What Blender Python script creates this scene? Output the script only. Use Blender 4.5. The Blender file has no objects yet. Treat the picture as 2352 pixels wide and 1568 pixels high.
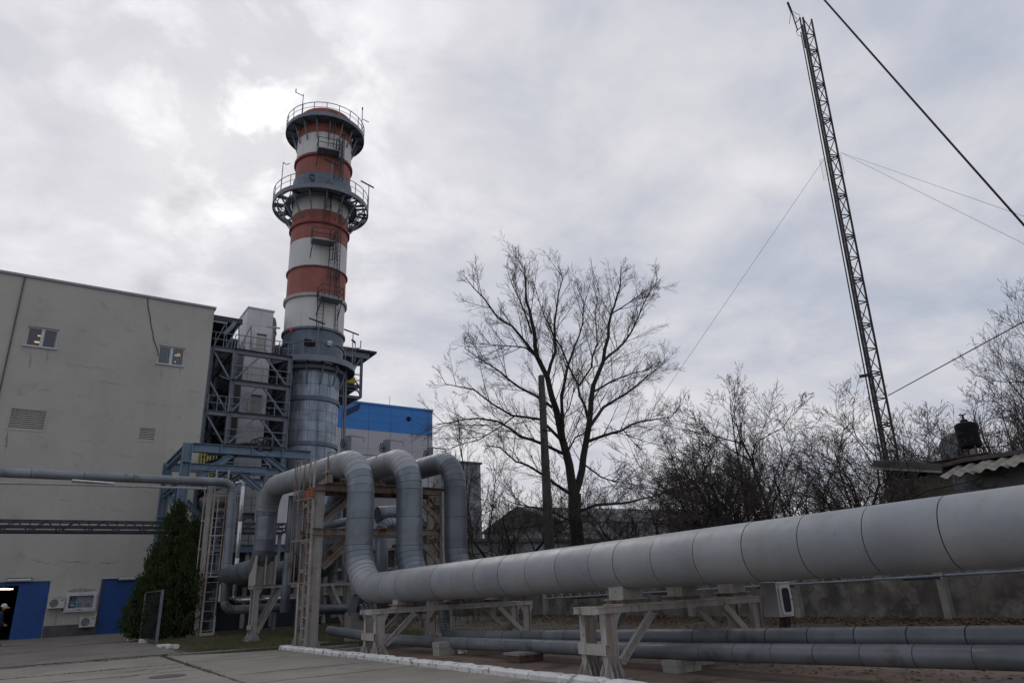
import bpy, bmesh, math, random
from mathutils import Vector, Matrix
random.seed(7)
R = math.radians
S = bpy.context.scene
COL = S.collection

# ------------------------------------------------------------------ camera
EYE = 1.5
F0, CX, CY = 1568.0, 1176.0, 784.0
def _n(v): return Vector(v).normalized()
_d2 = _n((44 - CX, 1402 - CY, F0))
_a = _n((3595 - CX, 1402 - .0455 * 3551 - CY, F0))
_up = _d2.cross(_a).normalized()
if _up.y > 0: _up = -_up
_d1 = _d2.cross(_up)
if _d1.z < 0: _d1 = -_d1
M3 = Matrix((_d1, _d2, _up))                 # survey of the site: camera axes to world axes
cam = bpy.data.cameras.new('camera'); co = bpy.data.objects.new('camera', cam); COL.objects.link(co)
cam.sensor_width = 36; cam.lens = 24; cam.clip_start = .1; cam.clip_end = 3000
rt, dn, fw = M3.col[0], M3.col[1], M3.col[2]
mw = Matrix(((rt.x, -dn.x, -fw.x, 0), (rt.y, -dn.y, -fw.y, 0), (rt.z, -dn.z, -fw.z, EYE), (0, 0, 0, 1)))
co.matrix_world = mw
S.camera = co

# ------------------------------------------------------------------ world and sun
S.view_settings.view_transform = 'Standard'; S.view_settings.look = 'None'
S.view_settings.exposure = 0; S.view_settings.gamma = 1
SUN = Vector((.157, .789, .594)).normalized()
w = bpy.data.worlds.new('World'); S.world = w; w.use_nodes = True
nt = w.node_tree; N = nt.nodes; L = nt.links
for n_ in list(N): N.remove(n_)
def nd(t, **k):
    n_ = N.new(t)
    for a, b in k.items(): setattr(n_, a, b)
    return n_
out = nd('ShaderNodeOutputWorld'); bg = nd('ShaderNodeBackground'); L.new(bg.outputs[0], out.inputs[0])
sky = nd('ShaderNodeTexSky', sky_type='NISHITA', sun_disc=False, sun_elevation=math.asin(SUN.z), sun_rotation=math.atan2(SUN.x, SUN.y))
skm = nd('ShaderNodeVectorMath', operation='SCALE'); L.new(sky.outputs[0], skm.inputs[0]); skm.inputs['Scale'].default_value = .1
tc = nd('ShaderNodeTexCoord')
sp = nd('ShaderNodeSeparateXYZ'); L.new(tc.outputs['Generated'], sp.inputs[0])
def mth(op, a, b=None, clamp=False):
    m = nd('ShaderNodeMath', operation=op, use_clamp=clamp)
    for i, x in enumerate((a, b)):
        if x is None: continue
        if isinstance(x, (int, float)): m.inputs[i].default_value = x
        else: L.new(x, m.inputs[i])
    return m.outputs[0]
zc = mth('MAXIMUM', sp.outputs[2], 0.0); za = mth('ADD', zc, .22)
ux = mth('DIVIDE', sp.outputs[0], za); uy = mth('DIVIDE', sp.outputs[1], za)
cb = nd('ShaderNodeCombineXYZ'); L.new(ux, cb.inputs[0]); L.new(uy, cb.inputs[1])
def noise(vec, sc, det, ro, dist=0):
    q = nd('ShaderNodeTexNoise'); L.new(vec, q.inputs['Vector']); q.inputs['Scale'].default_value = sc
    q.inputs['Detail'].default_value = det; q.inputs['Roughness'].default_value = ro; q.inputs['Distortion'].default_value = dist
    return q.outputs['Fac']
def ramp(fac, stops):
    r_ = nd('ShaderNodeValToRGB'); L.new(fac, r_.inputs[0]); e = r_.color_ramp.elements
    while len(e) < len(stops): e.new(.5)
    for i, (p, c) in enumerate(stops): e[i].position = p; e[i].color = (*c, 1)
    return r_.outputs[0]
n1 = noise(cb.outputs[0], 1.15, 6, .52, .35)
n2 = noise(cb.outputs[0], 4.6, 8, .58, .3)
nn = mth('ADD', mth('MULTIPLY', n1, .62), mth('MULTIPLY', n2, .38))
dt = nd('ShaderNodeVectorMath', operation='DOT_PRODUCT'); L.new(tc.outputs['Generated'], dt.inputs[0]); dt.inputs[1].default_value = SUN
sd = dt.outputs['Value']
# brighter towards the hidden sun: thin cloud around it
wide = mth('POWER', mth('MAXIMUM', sd, 0), 2)
glow = mth('POWER', mth('MAXIMUM', sd, 0), 700)
f1 = mth('ADD', nn, mth('MULTIPLY', mth('SUBTRACT', wide, .45), .17))
cl = ramp(f1, [(.34, (.42, .47, .57)), (.45, (.54, .565, .645)), (.56, (.68, .68, .725)), (.70, (.83, .825, .85))])
low = mth('POWER', mth('SUBTRACT', 1, zc), 7)
mixl = nd('ShaderNodeMix', data_type='RGBA'); L.new(mth('MULTIPLY', low, .55), mixl.inputs[0]); L.new(cl, mixl.inputs[6]); mixl.inputs[7].default_value = (.76, .71, .71, 1)
gl = mth('MULTIPLY', glow, mth('MULTIPLY', mth('SUBTRACT', n2, .46, True), 2.8))
gv = nd('ShaderNodeCombineXYZ'); [L.new(gl, gv.inputs[i]) for i in range(3)]
gl2 = mth('MULTIPLY', mth('POWER', mth('MAXIMUM', sd, 0), 40), mth('MULTIPLY', mth('SUBTRACT', n2, .47, True), 1.6))
gv2 = nd('ShaderNodeCombineXYZ'); [L.new(gl2, gv2.inputs[i]) for i in range(3)]
def vadd(a, b):
    v = nd('ShaderNodeVectorMath', operation='ADD'); L.new(a, v.inputs[0]); L.new(b, v.inputs[1]); return v.outputs[0]
mixs = nd('ShaderNodeMix', data_type='RGBA'); mixs.inputs[0].default_value = .96
L.new(skm.outputs[0], mixs.inputs[6]); L.new(mixl.outputs[2], mixs.inputs[7])
tot = vadd(vadd(mixs.outputs[2], gv.outputs[0]), gv2.outputs[0])
L.new(tot, bg.inputs[0]); bg.inputs[1].default_value = 1.0
sl = bpy.data.lights.new('sun', 'SUN'); so = bpy.data.objects.new('sun', sl); COL.objects.link(so)
sl.energy = .6; sl.angle = R(18); sl.color = (1, .96, .9)
so.rotation_euler = (-SUN).to_track_quat('-Z', 'Y').to_euler()

# ------------------------------------------------------------------ surveying helpers (sight lines to points of known distance)
def ray(px, py): return M3 @ Vector(((px - CX) / F0, (py - CY) / F0, 1))
def GP(px, py, z=0): r = ray(px, py); t = (z - EYE) / r.z; return Vector((0, 0, EYE)) + r * t
def YP(px, py, y): r = ray(px, py); return Vector((0, 0, EYE)) + r * (y / r.y)
def XP(px, py, x): r = ray(px, py); return Vector((0, 0, EYE)) + r * (x / r.x)
def crop(x0, y0, s): return lambda u, v: ((x0 + u / s) * .91875, (y0 + v / s) * .91875)
K1 = crop(640, 220, 3.2667); K2 = crop(480, 680, 3.1354); K3 = crop(380, 1080, 2.8); K4 = crop(640, 1080, 2.7034); K5 = crop(0, 1380, 3.36)
K6 = crop(0, 660, 2.1786); K7 = crop(1380, 1380, 3.7935); K8 = crop(1960, 1000, 2.2183); L1 = crop(860, 1380, 3.7935); L2 = crop(1080, 620, 2.0097)
L3 = crop(1600, 880, 3.36); L4 = crop(1940, 0, 2.45); L5 = crop(2040, 600, 2.45); L6 = crop(820, 980, 4.9); L7 = crop(0, 1380, 6.5324); L8 = crop(700, 1120, 3.015)

# ------------------------------------------------------------------ materials
MATS = {}
def mat(name, c1, c2=None, scale=2.0, rough=.7, metal=0.0, bump=.0, bscale=None, spots=None, streak=None, rnd=0.0, grime=None, lo=.35, hi=.65, spec=.5, dent=0):
    """c1..c2 mixed by noise; spots=(colour, scale, threshold, softness) ; streak=(colour, amount) vertical weather streaks"""
    if name in MATS: return MATS[name]
    m = bpy.data.materials.new(name); m.use_nodes = True
    t = m.node_tree; n = t.nodes; l = t.links; p = n['Principled BSDF']
    p.inputs['Roughness'].default_value = rough; p.inputs['Metallic'].default_value = metal
    p.inputs['Specular IOR Level'].default_value = spec
    g = n.new('ShaderNodeNewGeometry'); pos = g.outputs['Position']
    def noi(sc, det=5, ro=.6, vec=None):
        q = n.new('ShaderNodeTexNoise'); l.new(vec or pos, q.inputs['Vector']); q.inputs['Scale'].default_value = sc
        q.inputs['Detail'].default_value = det; q.inputs['Roughness'].default_value = ro; return q.outputs['Fac']
    def mr(v, a, b, c=0, d=1):
        q = n.new('ShaderNodeMapRange'); l.new(v, q.inputs[0]); q.inputs[1].default_value = a; q.inputs[2].default_value = b
        q.inputs[3].default_value = c; q.inputs[4].default_value = d; return q.outputs[0]
    def mix(f, a, b):
        q = n.new('ShaderNodeMix'); q.data_type = 'RGBA'
        if isinstance(f, float): q.inputs[0].default_value = f
        else: l.new(f, q.inputs[0])
        for i, x in ((6, a), (7, b)):
            if isinstance(x, tuple): q.inputs[i].default_value = (*x, 1)
            else: l.new(x, q.inputs[i])
        return q.outputs[2]
    c = mix(mr(noi(scale), lo, hi), c1, c2 or tuple(x * .8 for x in c1))
    if streak:
        mp = n.new('ShaderNodeMapping'); l.new(pos, mp.inputs[0]); sc_ = streak[2] if len(streak) > 2 else 2.2
        mp.inputs['Scale'].default_value = (sc_, sc_, sc_ * .07)
        c = mix(mr(noi(1, 4, .65, mp.outputs[0]), .5, .78, 0, streak[1]), c, streak[0])
    if spots:
        c = mix(mr(noi(spots[1], 7, .65), spots[2], spots[2] + spots[3]), c, spots[0])
    if rnd:
        oi = n.new('ShaderNodeObjectInfo')
        hv = n.new('ShaderNodeHueSaturation'); l.new(c, hv.inputs['Color']); l.new(mr(oi.outputs['Random'], 0, 1, 1 - rnd, 1 + rnd), hv.inputs['Value']); c = hv.outputs[0]
    l.new(c, p.inputs['Base Color'])
    l.new(mr(noi(scale * 3), .3, .7, max(rough - .1, 0), min(rough + .1, 1)), p.inputs['Roughness'])
    if dent:
        b0 = n.new('ShaderNodeBump'); b0.inputs['Strength'].default_value = dent; b0.inputs['Distance'].default_value = .06
        l.new(noi(2.2, 2, .5), b0.inputs['Height']); l.new(b0.outputs[0], p.inputs['Normal'])
    if bump:
        b = n.new('ShaderNodeBump'); b.inputs['Strength'].default_value = bump; b.inputs['Distance'].default_value = .02
        l.new(noi(bscale or scale * 8, 6, .65), b.inputs['Height']); dent and l.new(b0.outputs[0], b.inputs['Normal']); l.new(b.outputs[0], p.inputs['Normal'])
    MATS[name] = m; return m
def emis(name, c, s):
    m = bpy.data.materials.new(name); m.use_nodes = True; p = m.node_tree.nodes['Principled BSDF']
    p.inputs['Base Color'].default_value = (*c, 1); p.inputs['Emission Color'].default_value = (*c, 1); p.inputs['Emission Strength'].default_value = s
    MATS[name] = m; return m
RUST = (.16, .055, .025)
m_seam = mat('seam_dark', (.05, .052, .055), rough=.8)
m_pipe = mat('pipe_jacket_pale', (.335, .34, .342), (.255, .272, .30), .8, .5, .15, .10, 30, spots=((.20, .195, .19), 14.0, .62, .1), streak=((.24, .225, .20), .6, 1.6), rnd=.07, dent=.35)
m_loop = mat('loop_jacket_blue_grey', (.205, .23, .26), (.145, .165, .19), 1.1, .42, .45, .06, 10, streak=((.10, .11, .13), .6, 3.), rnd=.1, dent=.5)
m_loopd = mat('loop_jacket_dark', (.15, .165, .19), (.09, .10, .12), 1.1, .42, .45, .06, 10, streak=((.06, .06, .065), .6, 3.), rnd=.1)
m_low = mat('low_pipe_jacket', (.215, .235, .26), (.15, .165, .18), .9, .48, .3, .06, 12, spots=((.09, .085, .08), 1.2, .56, .15), rnd=.13, dent=.35)
m_support = mat('support_paint_worn', (.42, .40, .37), (.335, .317, .295), 2.5, .75, 0, .2, 25, spots=(RUST, 6.5, .64, .05), streak=((.22, .10, .055), .85, 7.))
m_supr = mat('support_paint_rusty', (.30, .25, .22), (.20, .155, .13), 2.5, .8, 0, .25, 25, spots=(RUST, 2.2, .53, .09))
m_rust = mat('rusty_steel', (.12, .055, .034), (.075, .04, .03), 5, .85, 0, .3, 30)
m_struct = mat('structure_blue_grey', (.19, .215, .25), (.145, .165, .195), 1.5, .55, .1, .05)
m_dark = mat('dark_steel', (.045, .05, .06), (.03, .033, .04), 2, .6, .2, .05)
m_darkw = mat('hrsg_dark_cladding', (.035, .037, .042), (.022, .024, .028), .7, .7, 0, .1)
m_portal = mat('portal_blue_paint', (.15, .215, .29), (.115, .17, .235), 1.2, .5, 0, .05, streak=((.07, .10, .14), .5, 3.))
m_red = mat('chimney_red', (.33, .112, .085), (.275, .09, .07), .8, .75, 0, .05, streak=((.33, .15, .11), .8, 1.6))
m_redd = mat('flange_red', (.24, .035, .035), rough=.6)
m_white = mat('chimney_white', (.66, .645, .62), (.58, .57, .55), .5, .7, 0, .04, streak=((.33, .24, .17), .55, 1.5))
m_cream = mat('flange_cream', (.42, .40, .37), rough=.7, streak=((.25, .2, .16), .5, 2.))
m_clad = mat('stack_cladding', (.30, .34, .40), (.20, .235, .28), 1.0, .36, .55, .04, streak=((.09, .105, .13), .85, 2.2), rnd=.12)
m_clad2 = mat('stack_collar', (.13, .155, .20), (.10, .12, .15), .8, .5, .3, .04, streak=((.22, .25, .29), .5, 2.))
m_wall = mat('render_grey', (.455, .437, .395), (.395, .38, .345), .35, .92, 0, .18, 9, streak=((.33, .305, .255), .55, .55), spots=((.34, .315, .265), .8, .57, .16))
m_plinth = mat('plinth', (.11, .11, .115), (.075, .075, .075), 1.5, .9, 0, .2)
m_cap = mat('roof_cap_metal', (.30, .31, .33), rough=.5, metal=.3)
m_doorb = mat('door_blue', (.006, .060, .25), (.005, .050, .21), .8, .5, 0, .03, streak=((.012, .05, .16), .6, 2.), spots=((.05, .07, .13), 5, .66, .06))
m_shaft = mat('white_panel', (.62, .61, .61), (.55, .54, .54), .7, .6, 0, .03, streak=((.28, .27, .26), .4, 2.))
m_bcyl = mat('silencer_brown', (.16, .135, .125), (.11, .095, .09), .8, .7, .2, .05, streak=((.08, .07, .065), .6, 2.))
m_bb = mat('hall_blue', (.028, .20, .56), (.022, .175, .51), .1, .5, 0, .0)
m_bw = mat('hall_white', (.44, .43, .47), (.40, .39, .43), .1, .6, 0, .0)
m_joint = mat('panel_joint', (.14, .15, .17), rough=.7)
m_frame = mat('white_pvc', (.55, .55, .57), (.48, .48, .5), 3, .45)
m_ac = mat('ac_casing', (.56, .55, .51), (.47, .46, .43), 3, .6)
m_acd = mat('ac_fan_dark', (.09, .09, .092), rough=.6)
m_conc = mat('yard_concrete', (.262, .236, .205), (.195, .175, .15), .55, .9, 0, .25, 14, spots=((.115, .10, .09), .9, .58, .18), rnd=.07)
m_concd = mat('apron_concrete', (.215, .192, .166), (.155, .138, .12), .45, .9, 0, .25, 12, spots=((.09, .08, .074), 1.3, .57, .15))
m_pad = mat('stained_pad', (.24, .165, .12), (.14, .105, .085), .35, .92, 0, .35, 12, spots=((.05, .042, .038), .8, .54, .14))
m_soil = mat('soil', (.055, .043, .032), (.032, .027, .02), 1.2, .95, 0, .5, 10, spots=((.05, .06, .025), .35, .5, .1))
m_crack = mat('crack_dirt', (.045, .038, .03), (.03, .028, .02), 5, .95)
m_kerb = mat('kerb_whitewash', (.74, .73, .71), (.60, .59, .57), 3, .9, 0, .5, 18, spots=((.24, .22, .20), 6, .56, .05), rnd=.05)
m_grass = mat('grass_blades', (.085, .10, .035), (.17, .145, .08), .5, .8)
m_leaf = mat('dead_leaves', (.20, .125, .075), (.09, .058, .038), 3, .85)
m_fwall = mat('fence_wall_concrete', (.155, .14, .12), (.065, .058, .05), .9, .95, 0, .5, 8, spots=((.23, .21, .185), 1.9, .50, .22), streak=((.045, .04, .034), .8, 1.6), lo=.4, hi=.6)
m_fpost = mat('fence_post_concrete', (.30, .28, .255), (.20, .185, .17), 1.5, .95, 0, .3)
m_bark = mat('bark', (.030, .024, .021), (.018, .015, .013), 3, .95, 0, .3)
m_twig = mat('twigs', (.045, .034, .029), (.07, .055, .047), 1, .9)
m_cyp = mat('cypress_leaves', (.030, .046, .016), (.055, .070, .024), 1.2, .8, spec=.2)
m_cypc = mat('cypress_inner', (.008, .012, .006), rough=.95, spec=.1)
m_mast = mat('mast_steel', (.030, .022, .026), (.02, .016, .018), 2, .7)
m_cable = mat('cable_black', (.012, .012, .014), rough=.6)
m_wire = mat('wire_grey', (.12, .11, .12), rough=.5, metal=.5)
m_yel = mat('yellow_paint', (.42, .32, .03), (.34, .25, .03), 3, .6)
m_silver = mat('silver_jacket', (.55, .55, .55), (.42, .42, .42), 3, .28, .85, .1, 20)
m_galv = mat('galvanised_steel', (.30, .31, .32), (.2, .21, .22), 3, .45, .6)
m_house = mat('house_render', (.19, .165, .135), (.12, .105, .085), 1.0, .95, 0, .4, 8)
m_asb = mat('corrugated_sheet', (.30, .275, .225), (.17, .155, .13), 2, .95, 0, .3)
m_asbd = mat('old_roofing', (.10, .09, .08), (.055, .05, .046), 2, .9, 0, .3)
m_tank = mat('black_tank', (.008, .008, .014), rough=.75, spec=.2)
m_pole = mat('concrete_pole', (.085, .075, .068), (.05, .045, .042), 2, .95, 0, .3)
m_glass = mat('window_glass', (.035, .04, .05), (.03, .034, .04), 1, .08, spec=.8)
m_black = mat('dark_opening', (.005, .005, .006), rough=.9)
m_far = mat('far_hall_wall', (.30, .29, .30), (.25, .245, .25), .2, .8)
m_far2 = mat('far_block_wall', (.26, .265, .28), (.21, .215, .225), .3, .8)
m_farr = mat('far_roof', (.10, .095, .10), rough=.8)
m_blue2 = mat('valve_blue_grey', (.13, .15, .175), (.09, .105, .125), 2, .5, .2)
m_hat = mat('helmet_white', (.7, .7, .7), rough=.35)
m_haty = mat('helmet_brim_yellow', (.75, .38, .01), rough=.35)
m_cloth = mat('work_jacket_blue', (.012, .025, .075), (.008, .016, .05), 4, .9)
m_trous = mat('work_trousers_blue', (.01, .018, .05), rough=.9)
m_skin = mat('skin', (.35, .19, .13), rough=.6)
m_boot = mat('boots', (.01, .01, .01), rough=.6)
m_lampw = mat('lamp_cover', (.48, .48, .45), rough=.4)
m_lit = emis('lit_tube', (1, .96, .85), 1.6)
m_lity = emis('lit_office_lamp', (1, .72, .3), .35)
m_redl = emis('red_beacon', (.5, .03, .02), .12)
m_paper1 = mat('poster_teal', (.03, .10, .14), (.12, .16, .18), 9, .6)
m_paper2 = mat('poster_blue', (.05, .17, .30), (.10, .24, .36), 9, .6)
m_paper3 = mat('poster_pale', (.25, .29, .42), rough=.6)
m_paper4 = mat('poster_grey', (.14, .13, .14), (.24, .22, .22), 12, .6)
m_board = mat('board_back', (.30, .30, .33), rough=.7)
m_blind = mat('blind_strip', (.20, .25, .29), rough=.7)
m_brick = mat('brick', (.14, .07, .05), (.10, .08, .07), 6, .9, 0, .3)
m_bag = mat('plastic_bag', (.6, .6, .6), rough=.5)
m_tarp = mat('blue_tarp', (.02, .10, .45), rough=.6)

# ------------------------------------------------------------------ mesh helpers
WL = {}
class MB:
    def __init__(s): s.v = []; s.f = []; s.m = []; s.k = 0
    def add(s, v, f, m=None):
        b = len(s.v); s.v += [tuple(x) for x in v]; s.f += [tuple(i + b for i in q) for q in f]; s.m += [s.k if m is None else m] * len(f); return s
    def box(s, a, b, m=None):
        x0, x1 = sorted((a[0], b[0])); y0, y1 = sorted((a[1], b[1])); z0, z1 = sorted((a[2], b[2]))
        v = [(x0,y0,z0),(x1,y0,z0),(x1,y1,z0),(x0,y1,z0),(x0,y0,z1),(x1,y0,z1),(x1,y1,z1),(x0,y1,z1)]
        return s.add(v, [(0,3,2,1),(4,5,6,7),(0,1,5,4),(1,2,6,5),(2,3,7,6),(3,0,4,7)], m)
    def prof(s, p, q, prof, up=(0,0,1), m=None, scale2=1):
        p = Vector(p); q = Vector(q); d = (q - p).normalized(); up = Vector(up)
        if abs(d.dot(up)) > .98: up = Vector((0,1,0)) if abs(d.y) < .9 else Vector((1,0,0))
        sx = d.cross(up).normalized(); sy = sx.cross(d); n = len(prof)
        v = [p + sx*a + sy*b for a, b in prof] + [q + sx*a*scale2 + sy*b*scale2 for a, b in prof]
        f = [(i, (i+1) % n, n + (i+1) % n, n + i) for i in range(n)] + [tuple(range(n))[::-1], tuple(range(n, 2*n))]
        return s.add(v, f, m)
    def bar(s, p, q, w, h=None, up=(0,0,1), m=None):
        h = h or w; a, b = w/2, h/2; return s.prof(p, q, [(-a,-b),(a,-b),(a,b),(-a,b)], up, m)
    def ibeam(s, p, q, w, h, up=(0,0,1), m=None, t=None):
        t = t or max(.012, min(w, h)*.1); a, b = w/2, h/2; c = t/2
        return s.prof(p, q, [(-a,-b),(a,-b),(a,-b+t),(c,-b+t),(c,b-t),(a,b-t),(a,b),(-a,b),(-a,b-t),(-c,b-t),(-c,-b+t),(-a,-b+t)], up, m)
    def chan(s, p, q, w, h, up=(0,0,1), m=None, t=.015):
        a, b = w/2, h/2
        return s.prof(p, q, [(-a,-b),(a,-b),(a,-b+t),(-a+t,-b+t),(-a+t,b-t),(a,b-t),(a,b),(-a,b)], up, m)
    def tube(s, pts, r, n=8, cap=True, m=None, r2=None):
        pts = [Vector(p) for p in pts]; k = len(pts); rings = []; ref = None
        b = len(s.v); vs = []; fs = []
        for i, p in enumerate(pts):
            d = (pts[min(i+1, k-1)] - pts[max(i-1, 0)]).normalized()
            if ref is None: ref = d.orthogonal().normalized()
            ref = (ref - d*ref.dot(d)).normalized(); o = d.cross(ref)
            rr = r if r2 is None else r + (r2 - r)*i/(k-1)
            for j in range(n):
                a = 2*math.pi*j/n; vs.append(p + (ref*math.cos(a) + o*math.sin(a))*rr)
        for i in range(k-1):
            for j in range(n):
                fs.append((i*n+j, i*n+(j+1) % n, (i+1)*n+(j+1) % n, (i+1)*n+j))
        if cap: fs += [tuple(range(n))[::-1], tuple(range((k-1)*n, k*n))]
        return s.add(vs, fs, m)
    def lathe(s, c, prof, n=32, a0=0, a1=2*math.pi, m=None, ax=None):
        """prof: list (radius, height) turned about vertical axis at c (or axis ax)"""
        full = abs(a1 - a0 - 2*math.pi) < 1e-6; k = n if full else n + 1; vs = []; fs = []
        c = Vector(c); Z = Vector(ax).normalized() if ax is not None else Vector((0,0,1))
        X = Vector((1,0,0)) if ax is None else Z.orthogonal().normalized(); Y = Z.cross(X)
        for r, h in prof:
            for j in range(k):
                a = a0 + (a1-a0)*j/n; vs.append(c + X*(r*math.cos(a)) + Y*(r*math.sin(a)) + Z*h)
        for i in range(len(prof)-1):
            for j in range(n if full else n):
                j2 = (j+1) % k if full else j+1
                fs.append((i*k+j, i*k+j2, (i+1)*k+j2, (i+1)*k+j))
        return s.add(vs, fs, m)
    def build(s, name, mats, parent=None, smooth=None):
        o3 = WL.get(parent.name, Vector((0,0,0))) if parent else Vector((0,0,0))
        me = bpy.data.meshes.new(name)
        vs = s.v if o3.length == 0 else [(x-o3.x, y-o3.y, z-o3.z) for x, y, z in s.v]
        me.from_pydata(vs, [], s.f)
        if not isinstance(mats, (list, tuple)): mats = [mats]
        for mm in mats: me.materials.append(mm)
        if len(mats) > 1: me.polygons.foreach_set('material_index', s.m)
        if smooth:
            me.polygons.foreach_set('use_smooth', [True]*len(me.polygons)); me.set_sharp_from_angle(angle=R(smooth))
        me.update()
        o = bpy.data.objects.new(name, me); COL.objects.link(o)
        if parent: o.parent = parent
        WL[o.name] = Vector(o3)
        return o
def tag(o, label=None, cat=None, group=None, kind=None):
    if label: o['label'] = label
    if cat: o['category'] = cat
    if group: o['group'] = group
    if kind: o['kind'] = kind
    return o
def thing(name, label, cat, loc=(0,0,0), group=None):
    o = bpy.data.objects.new(name, None); o.empty_display_size = .3; COL.objects.link(o); o.location = loc
    WL[o.name] = Vector(loc); return tag(o, label, cat, group)
def struct(o): o['kind'] = 'structure'; return o
def V(*a): return Vector(a)

# ------------------------------------------------------------------ ground
mb = MB(); mb.box((-600, -300, -.5), (900, 900, -.03)); struct(mb.build('ground', m_soil))
mb = MB(); mb.box((-40, 26.0, -.2), (4.75, 50.0, -.004)); mb.box((4.75, 37.6, -.2), (8.3, 50.0, -.004)); apron = struct(mb.build('apron', m_concd))
yard = bpy.data.objects.new('yard_pavement', None); COL.objects.link(yard); struct(yard); WL[yard.name] = Vector((0,0,0))
xs = [-20, -14, -8, -2.1, 3.86, None]; ysl = [-6, -1.8, 2.4, 6.6, 10.8, 14.9, 19.3, 21.6, 25.35]
def kx(y): return 7.62 - (y - 10)*.042          # line of the kerb
def slab(poly, z, name='slab'):
    mb = MB(); n = len(poly); rnd = random.Random(int(poly[0][0]*91 + poly[0][1]*17))
    cx = sum(p[0] for p in poly)/n; cy = sum(p[1] for p in poly)/n
    P = []
    for i in range(n):
        a = Vector(poly[i]).to_2d() if len(poly[i]) > 2 else Vector(poly[i]); b = Vector(poly[(i+1) % n])
        k = max(2, int((b-a).length/.45)); nrm = Vector((-(b-a).y, (b-a).x)).normalized()
        for j in range(k):
            q = a.lerp(b, j/k) + nrm*(.012 + rnd.random()**2*.05); P.append((q.x, q.y))
    m_ = len(P)
    top = [(x + (cx-x)*.006, y + (cy-y)*.006, z + rnd.uniform(-.004, .002)) for x, y in P]
    bot = [(x, y, z-.025) for x, y in P]
    mb.add(top + bot + [(x, y, -.12) for x, y in P], [tuple(range(m_))] + [(i, m_+i, m_+(i+1) % m_, (i+1) % m_) for i in range(m_)] + [(m_+i, 2*m_+i, 2*m_+(i+1) % m_, m_+(i+1) % m_) for i in range(m_)])
    return mb.build(name, m_conc, yard)
for j in range(len(ysl)-1):
    for i in range(5):
        y0, y1 = ysl[j], ysl[j+1]
        if i < 4: poly = [(xs[i], y0), (xs[i+1], y0), (xs[i+1], y1), (xs[i], y1)]
        else: poly = [(xs[4], y0), (kx(y0), y0), (kx(y1), y1), (xs[4], y1)]
        if i == 4 and y1 > 22: poly = [(xs[4], y0), (kx(y0), y0), (6.95, 23.6), (5.4, 24.2), (4.0, y1)]
        slab(poly, random.uniform(-.006, .006))
# narrow joint strip between yard and apron
for i in range(4): slab([(-14+i*4.5, 25.4), (-9.5+i*4.5, 25.4), (-9.5+i*4.5, 25.95), (-14+i*4.5, 25.95)], -.006, 'joint_strip')
slab([(4.05, 25.4), (5.6, 25.45), (7.4, 25.0), (9.4, 25.6), (9.3, 25.95), (7.3, 25.35), (5.6, 25.8), (4.1, 25.95)], .0, 'joint_strip')
mb = MB()
rc = random.Random(5)
def crack(mb, p, q, w, z=.0015, rough_=.06, n=22):
    p = Vector(p); q = Vector(q); d = (q-p).normalized(); s_ = Vector((-d.y, d.x)); off = 0; L_ = []; 
    for i in range(n+1):
        off += rc.uniform(-rough_, rough_); off *= .85; c = p.lerp(q, i/n) + s_*off; ww = w*rc.uniform(.3, 1)*math.sin(math.pi*(.08+.84*i/n))
        L_ += [(c.x - s_.x*ww, c.y - s_.y*ww, z), (c.x + s_.x*ww, c.y + s_.y*ww, z)]
    mb.add(L_, [(2*i, 2*i+1, 2*i+3, 2*i+2) for i in range(n)])
crack(mb, (3.6, 20.5), (1.9, 18.6), .025, .012); crack(mb, (3.7, 20.7), (2.0, 20.2), .05, .012); crack(mb, (2.2, 17.2), (3.6, 17.0), .03, .012)
crack(mb, (1.2, 29.5), (2.6, 30.2), .05); crack(mb, (-1.5, 31), (-.2, 31.6), .05); crack(mb, (-.8, 27.3), (3.6, 27.2), .03); crack(mb, (3.2, 33), (4.4, 34.2), .05)
crack(mb, (4.4, 22.6), (6.6, 22.3), .02, .012); crack(mb, (-6, 29), (-2, 28.5), .04); crack(mb, (5.0, 14.6), (7.2, 14.3), .012, .012)
for (p_, q_, w_) in (((-14, 25.38), (4.1, 25.38), .20), ((-14, 26.02), (4.1, 26.02), .13), ((3.86, 25.2), (3.86, 16.9), .05), ((3.86, 16.9), (3.88, 6), .02), ((-2.1, 25.2), (-2.1, 8), .025), ((-3, 19.3), (3.8, 19.3), .05), ((3.9, 16.9), (7.3, 16.75), .05), ((-8, 21.6), (3.8, 21.6), .07), ((-1, 26.6), (-.9, 25.0), .07), ((1.9, 26.5), (2.4, 24.9), .05), ((4.0, 14.9), (7.4, 14.9), .02), ((4, 12.1), (7.4, 12.3), .012), ((4.2, 25.0), (7.3, 24.6), .16), ((2.0, 26.1), (4.6, 25.9), .22), ((.2, 28.6), (3.4, 28.8), .05), ((-3, 33.5), (1.5, 34), .09), ((1.8, 37), (4.2, 38), .12), ((-1, 41), (1, 41.4), .1)):
    crack(mb, p_, q_, w_, .0035, .012, 60)
o = mb.build('pavement_crack', m_crack, yard); o['kind'] = 'stuff'
mb = MB(); mb.lathe((2.95, 18.2, .004), [(.0, .006), (.36, .006), (.38, .0)], 28); mb.build('manhole_cover', mat('manhole', (.07, .07, .072), rough=.8), yard)
# stained pad under the pipes
mb = MB(); mb.add([(7.8, -6, -.01), (15.5, -6, -.01), (13.5, 19.6, -.01), (7.35, 20.2, -.01)], [(0, 1, 2, 3)]); mb.add([(7.8, -6, -.2), (15.5, -6, -.2), (13.5, 19.6, -.2), (7.35, 20.2, -.2)], [(3, 2, 1, 0)])
struct(mb.build('stained_pad', m_pad))
mb = MB(); mb.box((7.4, 20.25, -.1), (10.2, 20.42, .10)); mb.box((7.3, 22.1, -.1), (9.0, 22.24, .08)); struct(mb.build('low_edging', m_fpost))
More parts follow.
